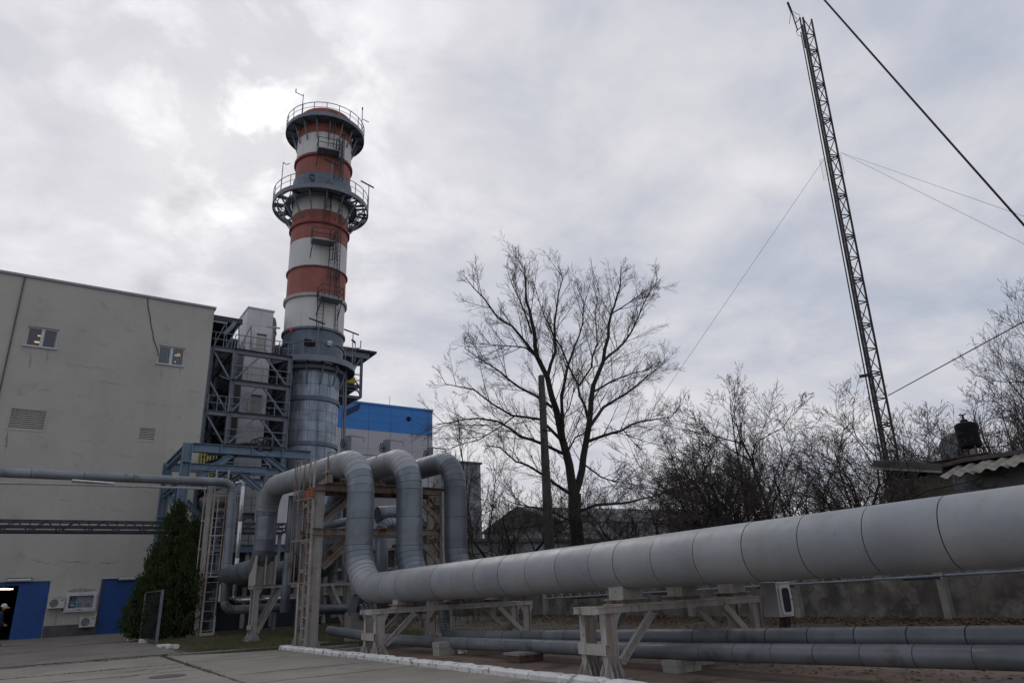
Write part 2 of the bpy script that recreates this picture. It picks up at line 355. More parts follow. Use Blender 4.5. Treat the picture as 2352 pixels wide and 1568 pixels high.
# bank of soil at the foot of the fence wall
mb = MB(); vs = []; fs = []; ny = 60; prof = [(15.5, -.05), (17, -.03), (18.6, .0), (20, .03), (21.2, .09), (22.0, .15)]
for i in range(ny):
    y = -8 + i*1.0
    for x, z in prof: vs.append((x + random.uniform(-.1, .1) + (y-10)*.0, y, z + random.uniform(-.04, .05)))
k = len(prof)
for i in range(ny-1):
    for j in range(k-1): fs.append((i*k+j, i*k+j+1, (i+1)*k+j+1, (i+1)*k+j))
mb.add(vs, fs); struct(mb.build('soil_bank', m_soil, smooth=60))

# ------------------------------------------------------------------ big rendered building
YB = 50.0
bld = thing('power_house', 'large grey rendered industrial building with two small windows and blue doors, at the left', 'building', (0, YB, 0))
xc = 8.42; zr = 21.6; door1 = (-9.0, 1.35, 4.55); door2 = (3.9, 9.9, 4.55)
def wallquad(mb, x0, x1, z0, z1, y=YB): mb.add([(x0, y, z0), (x1, y, z0), (x1, y, z1), (x0, y, z1)], [(0, 1, 2, 3)])
dz = YP(*L7(810, 465), YB).z; d1r = YP(*L7(670, 1375), YB).x; d2l = YP(*L7(1560, 1320), YB).x; d1in = YP(*L7(220, 950), YB).x
win = []   # x0,x1,z0,z1
def wrect(f, a, b):
    p = YP(*f(*a), YB); q = YP(*f(*b), YB); return (p.x, q.x, q.z, p.z)
W1 = wrect(K6, (155, 335), (305, 462)); W2 = wrect(K6, (868, 440), (998, 557)); LV1 = wrect(K6, (58, 778), (240, 914)); LV2 = wrect(K6, (758, 884), (843, 968))
holes = [W1, W2, LV1, LV2, (d1in - 4.0, d1r, 0, dz), (d2l, 9.0, 0, dz)]
xe = sorted({-45, xc} | {min(h[i], xc) for h in holes for i in (0, 1)}); ze = sorted({0, zr} | {h[i] for h in holes for i in (2, 3)})
mb = MB()
for i in range(len(xe)-1):
    for j in range(len(ze)-1):
        mx, mz = (xe[i]+xe[i+1])/2, (ze[j]+ze[j+1])/2
        if not any(h[0] < mx < h[1] and h[2] < mz < h[3] for h in holes): wallquad(mb, xe[i], xe[i+1], ze[j], ze[j+1])
for h in holes:      # reveals
    a, b, c, d = h; b = min(b, xc); y1 = YB + .28
    mb.add([(a,YB,c),(a,y1,c),(a,y1,d),(a,YB,d)], [(0,1,2,3)]); mb.add([(b,YB,c),(b,y1,c),(b,y1,d),(b,YB,d)], [(3,2,1,0)])
    mb.add([(a,YB,d),(b,YB,d),(b,y1,d),(a,y1,d)], [(0,1,2,3)]); mb.add([(a,YB,c),(b,YB,c),(b,y1,c),(a,y1,c)], [(3,2,1,0)])
mb.add([(xc,YB,0),(xc,YB+40,0),(xc,YB+40,zr),(xc,YB,zr)], [(0,1,2,3)]); mb.add([(-45,YB,zr),(xc,YB,zr),(xc,YB+40,zr),(-45,YB+40,zr)], [(0,1,2,3)])
mb.add([(-45,YB+40,0),(xc,YB+40,0),(xc,YB+40,zr),(-45,YB+40,zr)], [(3,2,1,0)]); mb.add([(-45,YB,0),(-45,YB+40,0),(-45,YB+40,zr),(-45,YB,zr)], [(3,2,1,0)])
mb.build('wall', m_wall, bld)
mb = MB(); mb.box((-45.1, YB-.1, zr), (xc+.1, YB+40, zr+.16)); mb.build('roof_cap', m_cap, bld)
mb = MB(); mb.box((d1r+.02, YB-.05, 0), (d2l-.02, YB-.003, .62)); mb.build('plinth', m_plinth, bld)
mb = MB(); p = YP(58, 635, YB); q = YP(0, 930, YB); mb.bar((p.x, YB-.06, zr), (p.x-.05, YB-.06, 0), .07, .07); mb.build('downpipe', m_plinth, bld)
# cable hanging down the facade to the right window
mb = MB(); pts = [YP(*K6(u, v), YB-.05) for u, v in ((805,185),(806,230),(818,290),(822,330),(834,380),(836,410),(852,450),(862,480),(862,500))]; mb.tube(pts, .025, 6); mb.build('facade_cable', m_cable, bld)
def window(r_, lights, blinds):
    a, b, c, d = r_; y = YB + .1; f = .09
    mb = MB(); mb.box((a, y, c), (b, y+.08, c+f)); mb.box((a, y, d-f), (b, y+.08, d)); mb.box((a, y, c+f), (a+f, y+.08, d-f)); mb.box((b-f, y, c+f), (b, y+.08, d-f))
    mx = (a+b)/2; mb.box((mx-.09, y-.01, c+f), (mx+.09, y+.08, d-f)); fr = mb.build('window', m_frame, bld)
    mb = MB(); mb.box((a-.1, YB-.1, c-.07), (b+.05, YB+.12, c-.003)); mb.build('sill', m_frame, fr)
    for s0, s1 in ((a+f, mx-.09), (mx+.09, b-f)):
        g = MB(); g.box((s0, y+.04, c+f), (s1, y+.05, d-f)); g.build('pane', m_glass, fr)
    for (u0, v0, u1, v1) in lights:
        g = MB(); g.box((a+(b-a)*u0, y+.02, c+(d-c)*v0), (a+(b-a)*u1, y+.036, c+(d-c)*v1)); g.build('lit_lamp', m_lity, fr)
    for u0 in blinds:
        g = MB(); g.box((a+(b-a)*u0, y+.02, c+(d-c)*.12), (a+(b-a)*(u0+.028), y+.03, c+(d-c)*.9)); g.build('blind_strip', m_blind, fr)
window(W1, [(.28, .22, .46, .3), (.34, .56, .48, .62)], [.9, .93]); window(W2, [(.62, .56, .84, .61), (.66, .2, .70, .25), (.7, .66, .84, .69)], [.11, .17, .23, .29, .35, .41, .62, .70, .78, .86])
for r_ in (LV1, LV2):
    a, b, c, d = r_; mb = MB(); f = .08; y = YB-.02
    mb.box((a-.02, y, c-.02), (b+.02, y+.1, c+f)); mb.box((a-.02, y, d-f), (b+.02, y+.1, d+.02)); mb.box((a-.02, y, c+f), (a+f, y+.1, d-f)); mb.box((b-f, y, c+f), (b+.02, y+.1, d-f))
    lv = mb.build('louvre', m_wall, bld); n = int((d-c)/.13)
    for i in range(n):
        z = c+f + (d-c-2*f)*(i+.5)/n; g = MB(); g.add([(a+f,y+.02,z-.055),(b-f,y+.02,z-.055),(b-f,y+.11,z+.035),(a+f,y+.11,z+.035),(a+f,y+.02,z-.03),(b-f,y+.02,z-.03),(b-f,y+.11,z+.06),(a+f,y+.11,z+.06)], [(0,1,2,3),(7,6,5,4),(0,4,5,1)])
        g.build('slat', m_wall, lv)
    g = MB(); g.box((a, YB+.2, c), (b, YB+.22, d)); g.build('louvre_back', m_plinth, lv)
m_stain = mat('wall_stain', (.29, .27, .22), (.37, .35, .30), 3, .95)
m_stain2 = mat('wall_stain_dark', (.20, .185, .14), (.30, .28, .23), 2.5, .95)
def wall_stain(f, a, b, w_, mm, rough_=.05, rr_=random.Random(77)):
    a = YP(*f(*a), YB); b = YP(*f(*b), YB); n = 26; off = 0; d = (b-a).normalized(); s_ = V(d.z, 0, -d.x); P = []
    for i in range(n+1):
        off = off*.8+rr_.uniform(-rough_, rough_); c = a.lerp(b, i/n)+s_*off; ww = w_*rr_.uniform(.15, 1)*math.sin(math.pi*(.05+.9*i/n))
        P += [(c-s_*ww)+V(0, -.004, 0), (c+s_*ww)+V(0, -.004, 0)]
    mb = MB(); mb.add(P, [(2*i, 2*i+1, 2*i+3, 2*i+2) for i in range(n)]); mb.build('facade_stain', mm, bld)
for a_, b_ in (((200,690),(290,692)),((420,715),(480,718)),((510,640),(690,652)),((720,745),(980,772)),((380,1025),(460,1050)),((580,1025),(760,1052)),((110,1250),(170,1255)),((600,1330),(680,1340)),((330,545),(610,572)),((1000,690),(1112,695)),((430,960),(530,970)),((300,1290),(390,1298)),((710,1235),(860,1245)),((60,672),(125,680))): wall_stain(K6, a_, b_, .045, m_stain)
for a_, b_ in (((450,150),(860,155)),((920,155),(1500,160)),((1590,155),(1950,158))): wall_stain(L7, a_, b_, .04, m_stain2)
wall_stain(L7, (1095, 632), (1565, 612), .16, m_stain2, .01); wall_stain(L7, (935, 920), (890, 1240), .10, m_stain, .02); wall_stain(L7, (880, 740), (1040, 735), .08, m_stain, .01); wall_stain(K6, (42, 912), (28, 1010), .10, m_stain2, .02)
for u_, l_ in ((168, 120), (262, 70)): wall_stain(K6, (u_, 468), (u_-8, 468+l_), .09, m_stain, .01)
for u_, l_ in ((880, 60), (985, 40)): wall_stain(K6, (u_, 562), (u_-5, 562+l_), .08, m_stain, .01)
# doors: leaf 1 slid open shows dark hall with lit ceiling tubes
def leaf(x0, x1, name='door'):
    mb = MB(); mb.box((x0, YB+.06, .0), (x1, YB+.14, dz)); d_ = mb.build(name, m_doorb, bld)
    n = max(2, int((x1-x0)/1.0))
    for i in range(1, n):
        x = x0 + (x1-x0)*i/n; g = MB(); g.box((x-.012, YB+.052, .05), (x+.012, YB+.058, dz-.03)); g.build('door_rib', m_doorb, d_)
    return d_
leaf(YP(*L7(145, 1415), YB).x, d1r); leaf(d2l, 8.35)
mb = MB(); mb.box((d1in-4.0, YB+.07, dz-.22), (d1in+.2, YB+.16, dz)); mb.build('door_header', m_doorb, bld)
mb = MB(); x0, x1 = d1in-4, d1in+.9; mb.box((x0, YB+.3, -.01), (x1, YB+22, .0)); mb.box((x0-6, YB+22, 0), (x1+.3, YB+22.2, 9)); mb.box((x1, YB+.3, 0), (x1+.15, YB+22, 9)); mb.box((x0-6, YB+.3, 8.9), (x1+.2, YB+22, 9)); mb.box((x0-6.2,YB+.3,0),(x0-6,YB+22,9)); mb.box((x0-6.1, YB+.3, 0), (x0-.02, YB+.4, 9)); mb.box((x0-6.1, YB+.29, dz+.02), (x1+.2, YB+.35, 9))
mb.build('inner_hall', m_black, bld)
for u in (10, 28, 60, 85, 125, 150, 185):
    p = YP(*L7(u, 600), YB+16); g = MB(); g.box((p.x-.12, p.y, p.z-.03), (p.x+.12, p.y+.3, p.z+.06)); g.build('ceiling_tube', m_lit, bld)

mb = MB(); mb.box((d1r-.35, YB-.0, 1.0), (d1r-.3, YB+.058, 1.35)); mb.build('door_handle', m_plinth, bld)
mb = MB(); mb.box((d2l-.09, YB-.03, .0), (d2l-.003, YB+.05, dz+.08)); mb.box((d2l-.003, YB-.03, dz+.003), (8.35, YB+.05, dz+.08)); mb.build('door_frame', m_plinth, bld)
def wall_lamp(r_, label):
    a, b, c, d = r_; t = thing('tube_lamp', label, 'wall lamp', (a, YB, c), 'tube lamps over the blue doors')
    mb = MB(); mb.box((a, YB-.09, c+(d-c)*.55), (b, YB-.003, d)); mb.build('housing', m_plinth, t)
    mb = MB(); mb.tube([(a+.05, YB-.15, c+(d-c)*.3), (b-.05, YB-.15, c+(d-c)*.3)], .09, 10); mb.build('cover', m_lampw, t, 40)
    for x in (a, b-.05): mb = MB(); mb.box((x, YB-.24, c), (x+.05, YB-.003, c+(d-c)*.54)); mb.build('end_cap', m_cap, t)
wall_lamp(wrect(L7, (105, 420), (520, 468)), 'long tube lamp on the wall above the open blue door by the worker')
wall_lamp(wrect(L7, (1925, 405), (2210, 440)), 'short tube lamp above the closed blue door beside the cypress')
t = thing('cable_conduit', 'thin pale conduit bent around the corner of the closed blue door', 'conduit', (3.5, YB, 3))
mb = MB(); pts = [YP(*L7(u, v), YB-.04) for u, v in ((1570,690),(1605,692),(1640,425),(1920,418))]; 
for a, b in zip(pts, pts[1:]): mb.bar(a, b, .05)
mb.build('conduit_run', m_frame, t)
mb = MB(); p = YP(*L7(1580, 686), YB-.05); mb.box(p - V(.05, .04, .06), p + V(.05, .04, .06)); mb.build('junction', m_frame, t)

def ac_unit(r_, label, hose):
    a, b, c, d = r_; t = thing('air_conditioner', label, 'air conditioner', (a, YB, c), 'outdoor air conditioner units on the grey wall'); y0 = YB-.42; y1 = YB-.1
    mb = MB(); mb.box((a, y0, c), (b, y1, d)); mb.build('body', m_ac, t)
    cx_ = a + (b-a)*.36; cz = (c+d)/2; r0 = (d-c)*.40
    mb = MB(); mb.lathe((cx_, y0-.002, cz), [(0, .0), (r0, .0), (r0+.03, -.012)], 28, ax=(0, -1, 0)); gr = mb.build('fan_grille', m_acd, t)
    for k in range(1, 5):
        mb = MB(); pts = [(cx_+math.cos(i*math.pi/12)*r0*k/4.4, y0-.014, cz+math.sin(i*math.pi/12)*r0*k/4.4) for i in range(25)]; mb.tube(pts, .007, 4, False); mb.build('grille_ring', m_ac, gr)
    mb = MB(); mb.box((a+(b-a)*.74, y0-.006, d-(d-c)*.25), (a+(b-a)*.94, y0-.002, d-(d-c)*.17)); mb.build('badge', m_acd, t)
    mb = MB(); mb.box((a-.02, y0-.02, d), (b+.02, y1+.01, d+.02)); mb.build('lid', m_ac, t)
    for x in (a+.08, b-.12): mb = MB(); mb.box((x, y0, c-.06), (x+.04, YB-.003, c-.003)); mb.build('bracket', m_plinth, t)
    if hose: mb = MB(); mb.tube([YP(*L7(1530, 1055), YB-.2), YP(*L7(1550, 1050), YB-.1), YP(*L7(1580, 1000), YB-.05)], .025, 6); mb.build('hose', m_frame, t)
ac_unit(wrect(L7, (790, 752), (1035, 905)), 'upper air conditioner unit left of the white notice board', False)
ac_unit(wrect(L7, (1305, 1055), (1535, 1208)), 'lower air conditioner unit below the notice board, beside the closed door', True)
# notice board
a, b, c, d = wrect(L7, (1080, 660), (1550, 955))
t = thing('notice_board', 'white framed glazed notice board with posters on the grey wall', 'notice board', (a, YB, c))
mb = MB(); y0 = YB-.28; f = .09
mb.box((a, y0, c), (b, YB-.003, c+f)); mb.box((a, y0, d-f), (b, YB-.003, d)); mb.box((a, y0, c+f), (a+f, YB-.003, d-f)); mb.box((b-f, y0, c+f), (b, YB-.003, d-f)); mb.build('frame', m_frame, t)
f2 = .19; y1 = y0-.03; mb = MB(); mb.box((a+.07, y1, c+.10), (b-.07, y0-.003, c+f2+.02)); mb.box((a+.07, y1, d-f2), (b-.07, y0-.003, d-.07)); mb.box((a+.07, y1, c+f2+.02), (a+f2, y0-.003, d-f2)); mb.box((b-f2, y1, c+f2+.02), (b-.07, y0-.003, d-f2)); mb.build('door_frame', m_frame, t)
mb = MB(); mb.box((a+f, YB-.12, c+f), (b-f, YB-.1, d-f)); mb.build('back_panel', m_board, t)
mb = MB(); mb.box(((a+b)/2-.08, y1-.03, c+.12), ((a+b)/2+.06, y1-.003, c+.15)); mb.build('handle', m_plinth, t)
W_, H_ = b-a, d-c
for u0, v0, u1, v1, mm in ((.14,.52,.36,.80,m_paper1),(.13,.17,.36,.47,m_paper1),(.40,.24,.55,.46,m_paper2),(.62,.58,.80,.78,m_paper3),(.64,.24,.82,.44,m_paper4),(.18,.33,.30,.39,m_frame)):
    mb = MB(); k = .004 if mm is m_frame else 0; mb.box((a+W_*u0, YB-.128-k, c+H_*v0), (a+W_*u1, YB-.1235-k, c+H_*v1)); mb.build('poster', mm, t)
a, b, c, d = wrect(L7, (1010, 925), (1052, 960)); t = thing('alarm_box', 'small dark box with a round knob under the notice board corner', 'alarm box', (a, YB, c))
mb = MB(); mb.box((a, YB-.12, c), (b, YB-.003, d)); mb.build('casing', m_acd, t); mb = MB(); mb.lathe(((a+b)/2, YB-.122, (c+d)/2), [(.0, .02), (.05, .02), (.05, 0)], 14, ax=(0,-1,0)); mb.build('knob', m_redd, t)

# ------------------------------------------------------------------ worker at the left edge of the yard
wx, wy = -.68, 42.0
pr = thing('person', 'worker in a dark blue jacket and white and yellow hard hat at the left edge', 'person', (wx, wy, 0))
def skin_mesh(name, verts, edges, rad, m_, parent, root=0, sub=2):
    me = bpy.data.meshes.new(name); me.from_pydata(verts, edges, []); me.materials.append(m_)
    o = bpy.data.objects.new(name, me); COL.objects.link(o); o.parent = parent
    bm = bmesh.new(); bm.from_mesh(me); lay = bm.verts.layers.skin.verify(); bm.verts.ensure_lookup_table()
    for v_, r_ in zip(bm.verts, rad): v_[lay].radius = r_ if isinstance(r_, tuple) else (r_, r_)
    bm.verts[root][lay].use_root = True; bm.to_mesh(me); bm.free()
    md = o.modifiers.new('skin', 'SKIN'); md.use_smooth_shade = True; ms = o.modifiers.new('sub', 'SUBSURF'); ms.levels = ms.render_levels = sub
    WL[o.name] = WL[parent.name]; return o
# faces +x (right); y is his left/right
vs = [(0,0,1.0),(0,0,1.2),(.0,0,1.42),(.02,0,1.52),(.05,0,1.62),(0,.2,1.44),(.0,.24,1.16),(.16,.2,.98),(0,-.2,1.44),(.0,-.25,1.16),(.12,-.22,.96),(0,.11,.92),(.03,.12,.5),(0,.12,.1),(.14,.13,.05),(0,-.11,.92),(-.02,-.12,.5),(-.06,-.12,.1),(.08,-.13,.05),(.24,.19,.93),(.19,-.2,.92)]
ed = [(0,1),(1,2),(2,3),(3,4),(2,5),(5,6),(6,7),(2,8),(8,9),(9,10),(0,11),(11,12),(12,13),(13,14),(0,15),(15,16),(16,17),(17,18),(7,19),(10,20)]
rd = [(.16,.18),(.15,.18),(.15,.19),.065,.06,.085,.062,.045,.085,.062,.045,.10,.075,.055,.045,.10,.075,.055,.045,.035,.035]
skin_mesh('body', vs, ed, rd, m_cloth, pr)
mb = MB()
mb.lathe((wx+.07, wy, 1.66), [(0,-.12),(.05,-.11),(.078,-.06),(.086,0),(.08,.06),(.05,.11),(0,.12)], 20); hd = mb.build('head', m_skin, pr, 60)
mb = MB(); mb.add([(wx+.15, wy-.015, 1.66), (wx+.15, wy+.015, 1.66), (wx+.185, wy, 1.625), (wx+.15, wy, 1.61)], [(0,2,1),(0,3,2),(1,2,3)]); mb.build('nose', m_skin, hd)
for s_ in (-1, 1): mb = MB(); mb.lathe((wx+.06, wy+s_*.085, 1.66), [(0,-.03),(.02,-.02),(.022,0),(.02,.02),(0,.03)], 8); mb.build('ear', m_skin, hd, 60)
mb = MB(); mb.lathe((wx+.06, wy, 1.71), [(.125,0),(.125,.03),(.115,.08),(.08,.125),(.04,.145),(0,.15)], 24); ht = mb.build('helmet', m_hat, pr, 60)
mb = MB(); pts = [(wx+.06+.13*math.cos(a), wy+.12*math.sin(a), 1.715) for a in [R(x) for x in range(-100, 101, 10)]]
pts2 = [(wx+.10+.20*math.cos(a), wy+.15*math.sin(a), 1.675) for a in [R(x) for x in range(-100, 101, 10)]]
n = len(pts); mb.add(pts+pts2+[(x,y,z-.035) for x,y,z in pts2]+[(x,y,z-.03) for x,y,z in pts], [(i,i+1,n+i+1,n+i) for i in range(n-1)]+[(n+i,n+i+1,2*n+i+1,2*n+i) for i in range(n-1)]+[(2*n+i,2*n+i+1,3*n+i+1,3*n+i) for i in range(n-1)]); mb.build('brim', m_haty, ht)
for hx, hy, hz in ((.25,.19,.91),(.20,-.2,.90)):
    for k in range(4): mb = MB(); mb.tube([(wx+hx, wy+hy+(k-1.5)*.018, hz), (wx+hx+.05, wy+hy+(k-1.5)*.02, hz-.03-.005*(k%2)), (wx+hx+.05, wy+hy+(k-1.5)*.02, hz-.075)], .009, 6); mb.build('finger', m_skin, pr)
    mb = MB(); mb.tube([(wx+hx-.02, wy+hy, hz+.02), (wx+hx+.035, wy+hy, hz-.02)], .035, 8); mb.build('palm', m_skin, pr, 60)
    mb = MB(); mb.tube([(wx+hx, wy+hy+.03, hz+.01), (wx+hx+.05, wy+hy+.035, hz), (wx+hx+.07, wy+hy+.02, hz-.02)], .01, 6); mb.build('thumb', m_skin, pr)
for s_, dx in ((1, .04), (-1, -.02)): mb = MB(); mb.box((wx+dx-.1, wy+s_*.12-.05, 0), (wx+dx+.18, wy+s_*.12+.05, .09)); mb.build('boot', m_boot, pr)

# ------------------------------------------------------------------ jacketed pipelines
def pipeline(root, corners, r, bends, seg, nb, mats, name='jacket_section', n=40, cap_end=True, matf=None, groove=.0065, gd=.008, start=0):
    C = [Vector(c) for c in corners]; pts = []; tans = []
    def addp(p, t): pts.append(p); tans.append(t)
    cur = C[0]; addp(cur, (C[1]-C[0]).normalized())
    for i in range(1, len(C)):
        d_in = (C[i]-C[i-1]).normalized()
        if i < len(C)-1:
            d_out = (C[i+1]-C[i]).normalized(); ang = d_in.angle(d_out); br = bends[i-1]; tl = br*math.tan(ang/2); e = C[i]-d_in*tl
        else: e = C[i]
        ln = (e-cur).length; k = max(1, round(ln/seg)); st = cur.copy()
        for j in range(1, k+1): addp(st.lerp(e, j/k), d_in)
        if i < len(C)-1:
            ax = d_in.cross(d_out).normalized(); cen = e + ax.cross(d_in)*br; v0 = e-cen
            # extra corner mitre: straight chords between points on the bend
            k2 = nb[i-1]
            for j in range(1, k2+1):
                a = ang*j/k2; q = Matrix.Rotation(a, 3, ax); addp(cen + q @ v0, q @ d_in)
            cur = pts[-1]
    secs = []
    for i in range(len(pts)-1):
        a, b = pts[i], pts[i+1]; d = (b-a); L_ = d.length; d.normalize()
        up = Vector((0,0,1)) if abs(d.z) < .8 else Vector((1,0,0)); u = (up - d*up.dot(d)).normalized(); w_ = d.cross(u)
        rq = r*(1+random.uniform(-.005, .005)); mb = MB(); rings = [(a, tans[i], 0, r-gd), (a, tans[i], groove, rq), (b, tans[i+1], -groove, rq), (b, tans[i+1], 0, r-gd)]
        vs = []
        for c, t_, s_, rr in rings:
            for k in range(n):
                an = 2*math.pi*k/n; o = (u*math.cos(an)+w_*math.sin(an))*rr
                vs.append(c + d*s_ + o - d*(o.dot(t_)/d.dot(t_)))
        fs = []; ms = []
        for q in range(3):
            for k in range(n): fs.append((q*n+k, (q+1)*n+k, (q+1)*n+(k+1) % n, q*n+(k+1) % n)); ms.append(0 if q == 1 else 1)
        if cap_end and i == len(pts)-2: fs.append(tuple(range(3*n, 4*n))); ms.append(0)
        if i == 0: fs.append(tuple(range(n))[::-1]); ms.append(0)
        mb.v = vs; mb.f = fs; mb.m = ms
        mt = mats if matf is None else matf(a.lerp(b, .5))
        secs.append(mb.build(name, [mt, m_seam], root, 30))
    return secs
def main_z(y): return 1.957 - .0135*y
SUPY = (9.8, 18.3)
pl1 = thing('heating_pipe', 'huge pale jacketed pipe in front, running from the right edge into the nearest loop', 'pipe', (8.9, 10, 0), 'big jacketed pipes in a row')
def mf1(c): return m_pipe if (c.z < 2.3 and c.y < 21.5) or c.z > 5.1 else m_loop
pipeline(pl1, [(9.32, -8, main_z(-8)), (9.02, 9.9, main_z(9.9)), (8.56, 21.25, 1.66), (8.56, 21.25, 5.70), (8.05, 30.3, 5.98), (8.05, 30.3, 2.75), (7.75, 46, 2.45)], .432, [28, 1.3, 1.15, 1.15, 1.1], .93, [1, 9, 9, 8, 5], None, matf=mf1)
z2 = XP(915, 1031, 10.1).z - .45; z3 = XP(1005, 1043, 11.7).z - .40
pl2 = thing('heating_pipe', 'second jacketed pipe whose vertical loop rises just behind the nearest one', 'pipe', (10.4, 10, 0), 'big jacketed pipes in a row')
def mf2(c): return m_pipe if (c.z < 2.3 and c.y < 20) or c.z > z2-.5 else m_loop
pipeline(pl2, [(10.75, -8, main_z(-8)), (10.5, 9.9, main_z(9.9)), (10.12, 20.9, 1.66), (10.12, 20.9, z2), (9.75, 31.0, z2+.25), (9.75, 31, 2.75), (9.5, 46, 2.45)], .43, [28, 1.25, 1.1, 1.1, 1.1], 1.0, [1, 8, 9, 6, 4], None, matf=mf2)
pl3 = thing('heating_pipe', 'third jacketed pipe with the darkest loop, rearmost of the three', 'pipe', (12.0, 10, 0), 'big jacketed pipes in a row')
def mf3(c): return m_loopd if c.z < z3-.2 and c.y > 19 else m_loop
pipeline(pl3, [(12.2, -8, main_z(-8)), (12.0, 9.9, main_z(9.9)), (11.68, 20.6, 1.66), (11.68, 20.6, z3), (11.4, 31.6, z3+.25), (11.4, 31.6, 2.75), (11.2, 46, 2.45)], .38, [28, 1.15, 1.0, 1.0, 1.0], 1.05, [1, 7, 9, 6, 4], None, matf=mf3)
# low pipes
def low_z(y): return .52 - .017*y
p_lf = thing('low_pipe', 'lower front pipe of the two running just above the ground', 'pipe', (9.6, 10, 0), 'low pipes along the ground')
fa = XP(2352, 1511, 9.95); fb = XP(1540, 1495, 9.9); fc = XP(1000, 1474, 9.25); fd = XP(900, 1468, 9.05)
pipeline(p_lf, [fa + (fa-fb)*1.2, fb, fc, fd, (8.9, 24.5, .42)], .145, [20, 8, 3], .75, [1, 1, 1], m_low, n=24, groove=.006, gd=.004)
p_lr = thing('low_pipe', 'rear low pipe that turns up into an elbow behind the second support', 'pipe', (10.4, 10, 0), 'low pipes along the ground')
ra = XP(2352, 1464, 10.75); rb = XP(1540, 1462, 10.6); rc_ = XP(1060, 1462, 9.95)
pipeline(p_lr, [ra + (ra-rb)*1.2, rb, rc_, rc_ + V(.3, 1.5, .0), rc_ + V(.35, 1.6, 1.3)], .15, [20, 8, .45], .78, [1, 1, 6], m_low, n=24, groove=.010, gd=.008)

# ------------------------------------------------------------------ steel pipe supports
def saddle(root, x, y, zb, zt, w=.5, d=.42, m_=None):
    m_ = m_ or m_support
    mb = MB(); mb.box((x-w/2-.05, y-d/2-.05, zb), (x+w/2+.08, y+d/2+.05, zb+.02)); mb.box((x-w/2, y-d/2, zb+.02), (x+w/2, y+d/2, zb+.085), 1); mb.box((x-w/2-.05, y-d/2-.04, zb+.085), (x+w/2+.06, y+d/2+.04, zb+.1)); pd = mb.build('base_plate', [m_support, m_supr], root)
    mb = MB(); mb.box((x-w/2+.04, y-d/2+.02, zb+.1), (x+w/2-.02, y+d/2-.02, zt)); s_ = mb.build('saddle', m_, root); return s_
def gusset(mb, x, y, sx, sy, h, w, t=.014):
    p = [(x, y, 0.02), (x+sx*w, y+sy*w, 0.02), (x+sx*w*.85, y+sy*w*.85, .09), (x, y, h)]; o = V(-sy, sx, 0)*t/2
    vs = [V(*q)+o for q in p] + [V(*q)-o for q in p]; mb.add(vs, [(0,1,2,3),(7,6,5,4),(0,4,5,1),(1,5,6,2),(2,6,7,3),(3,7,4,0)])
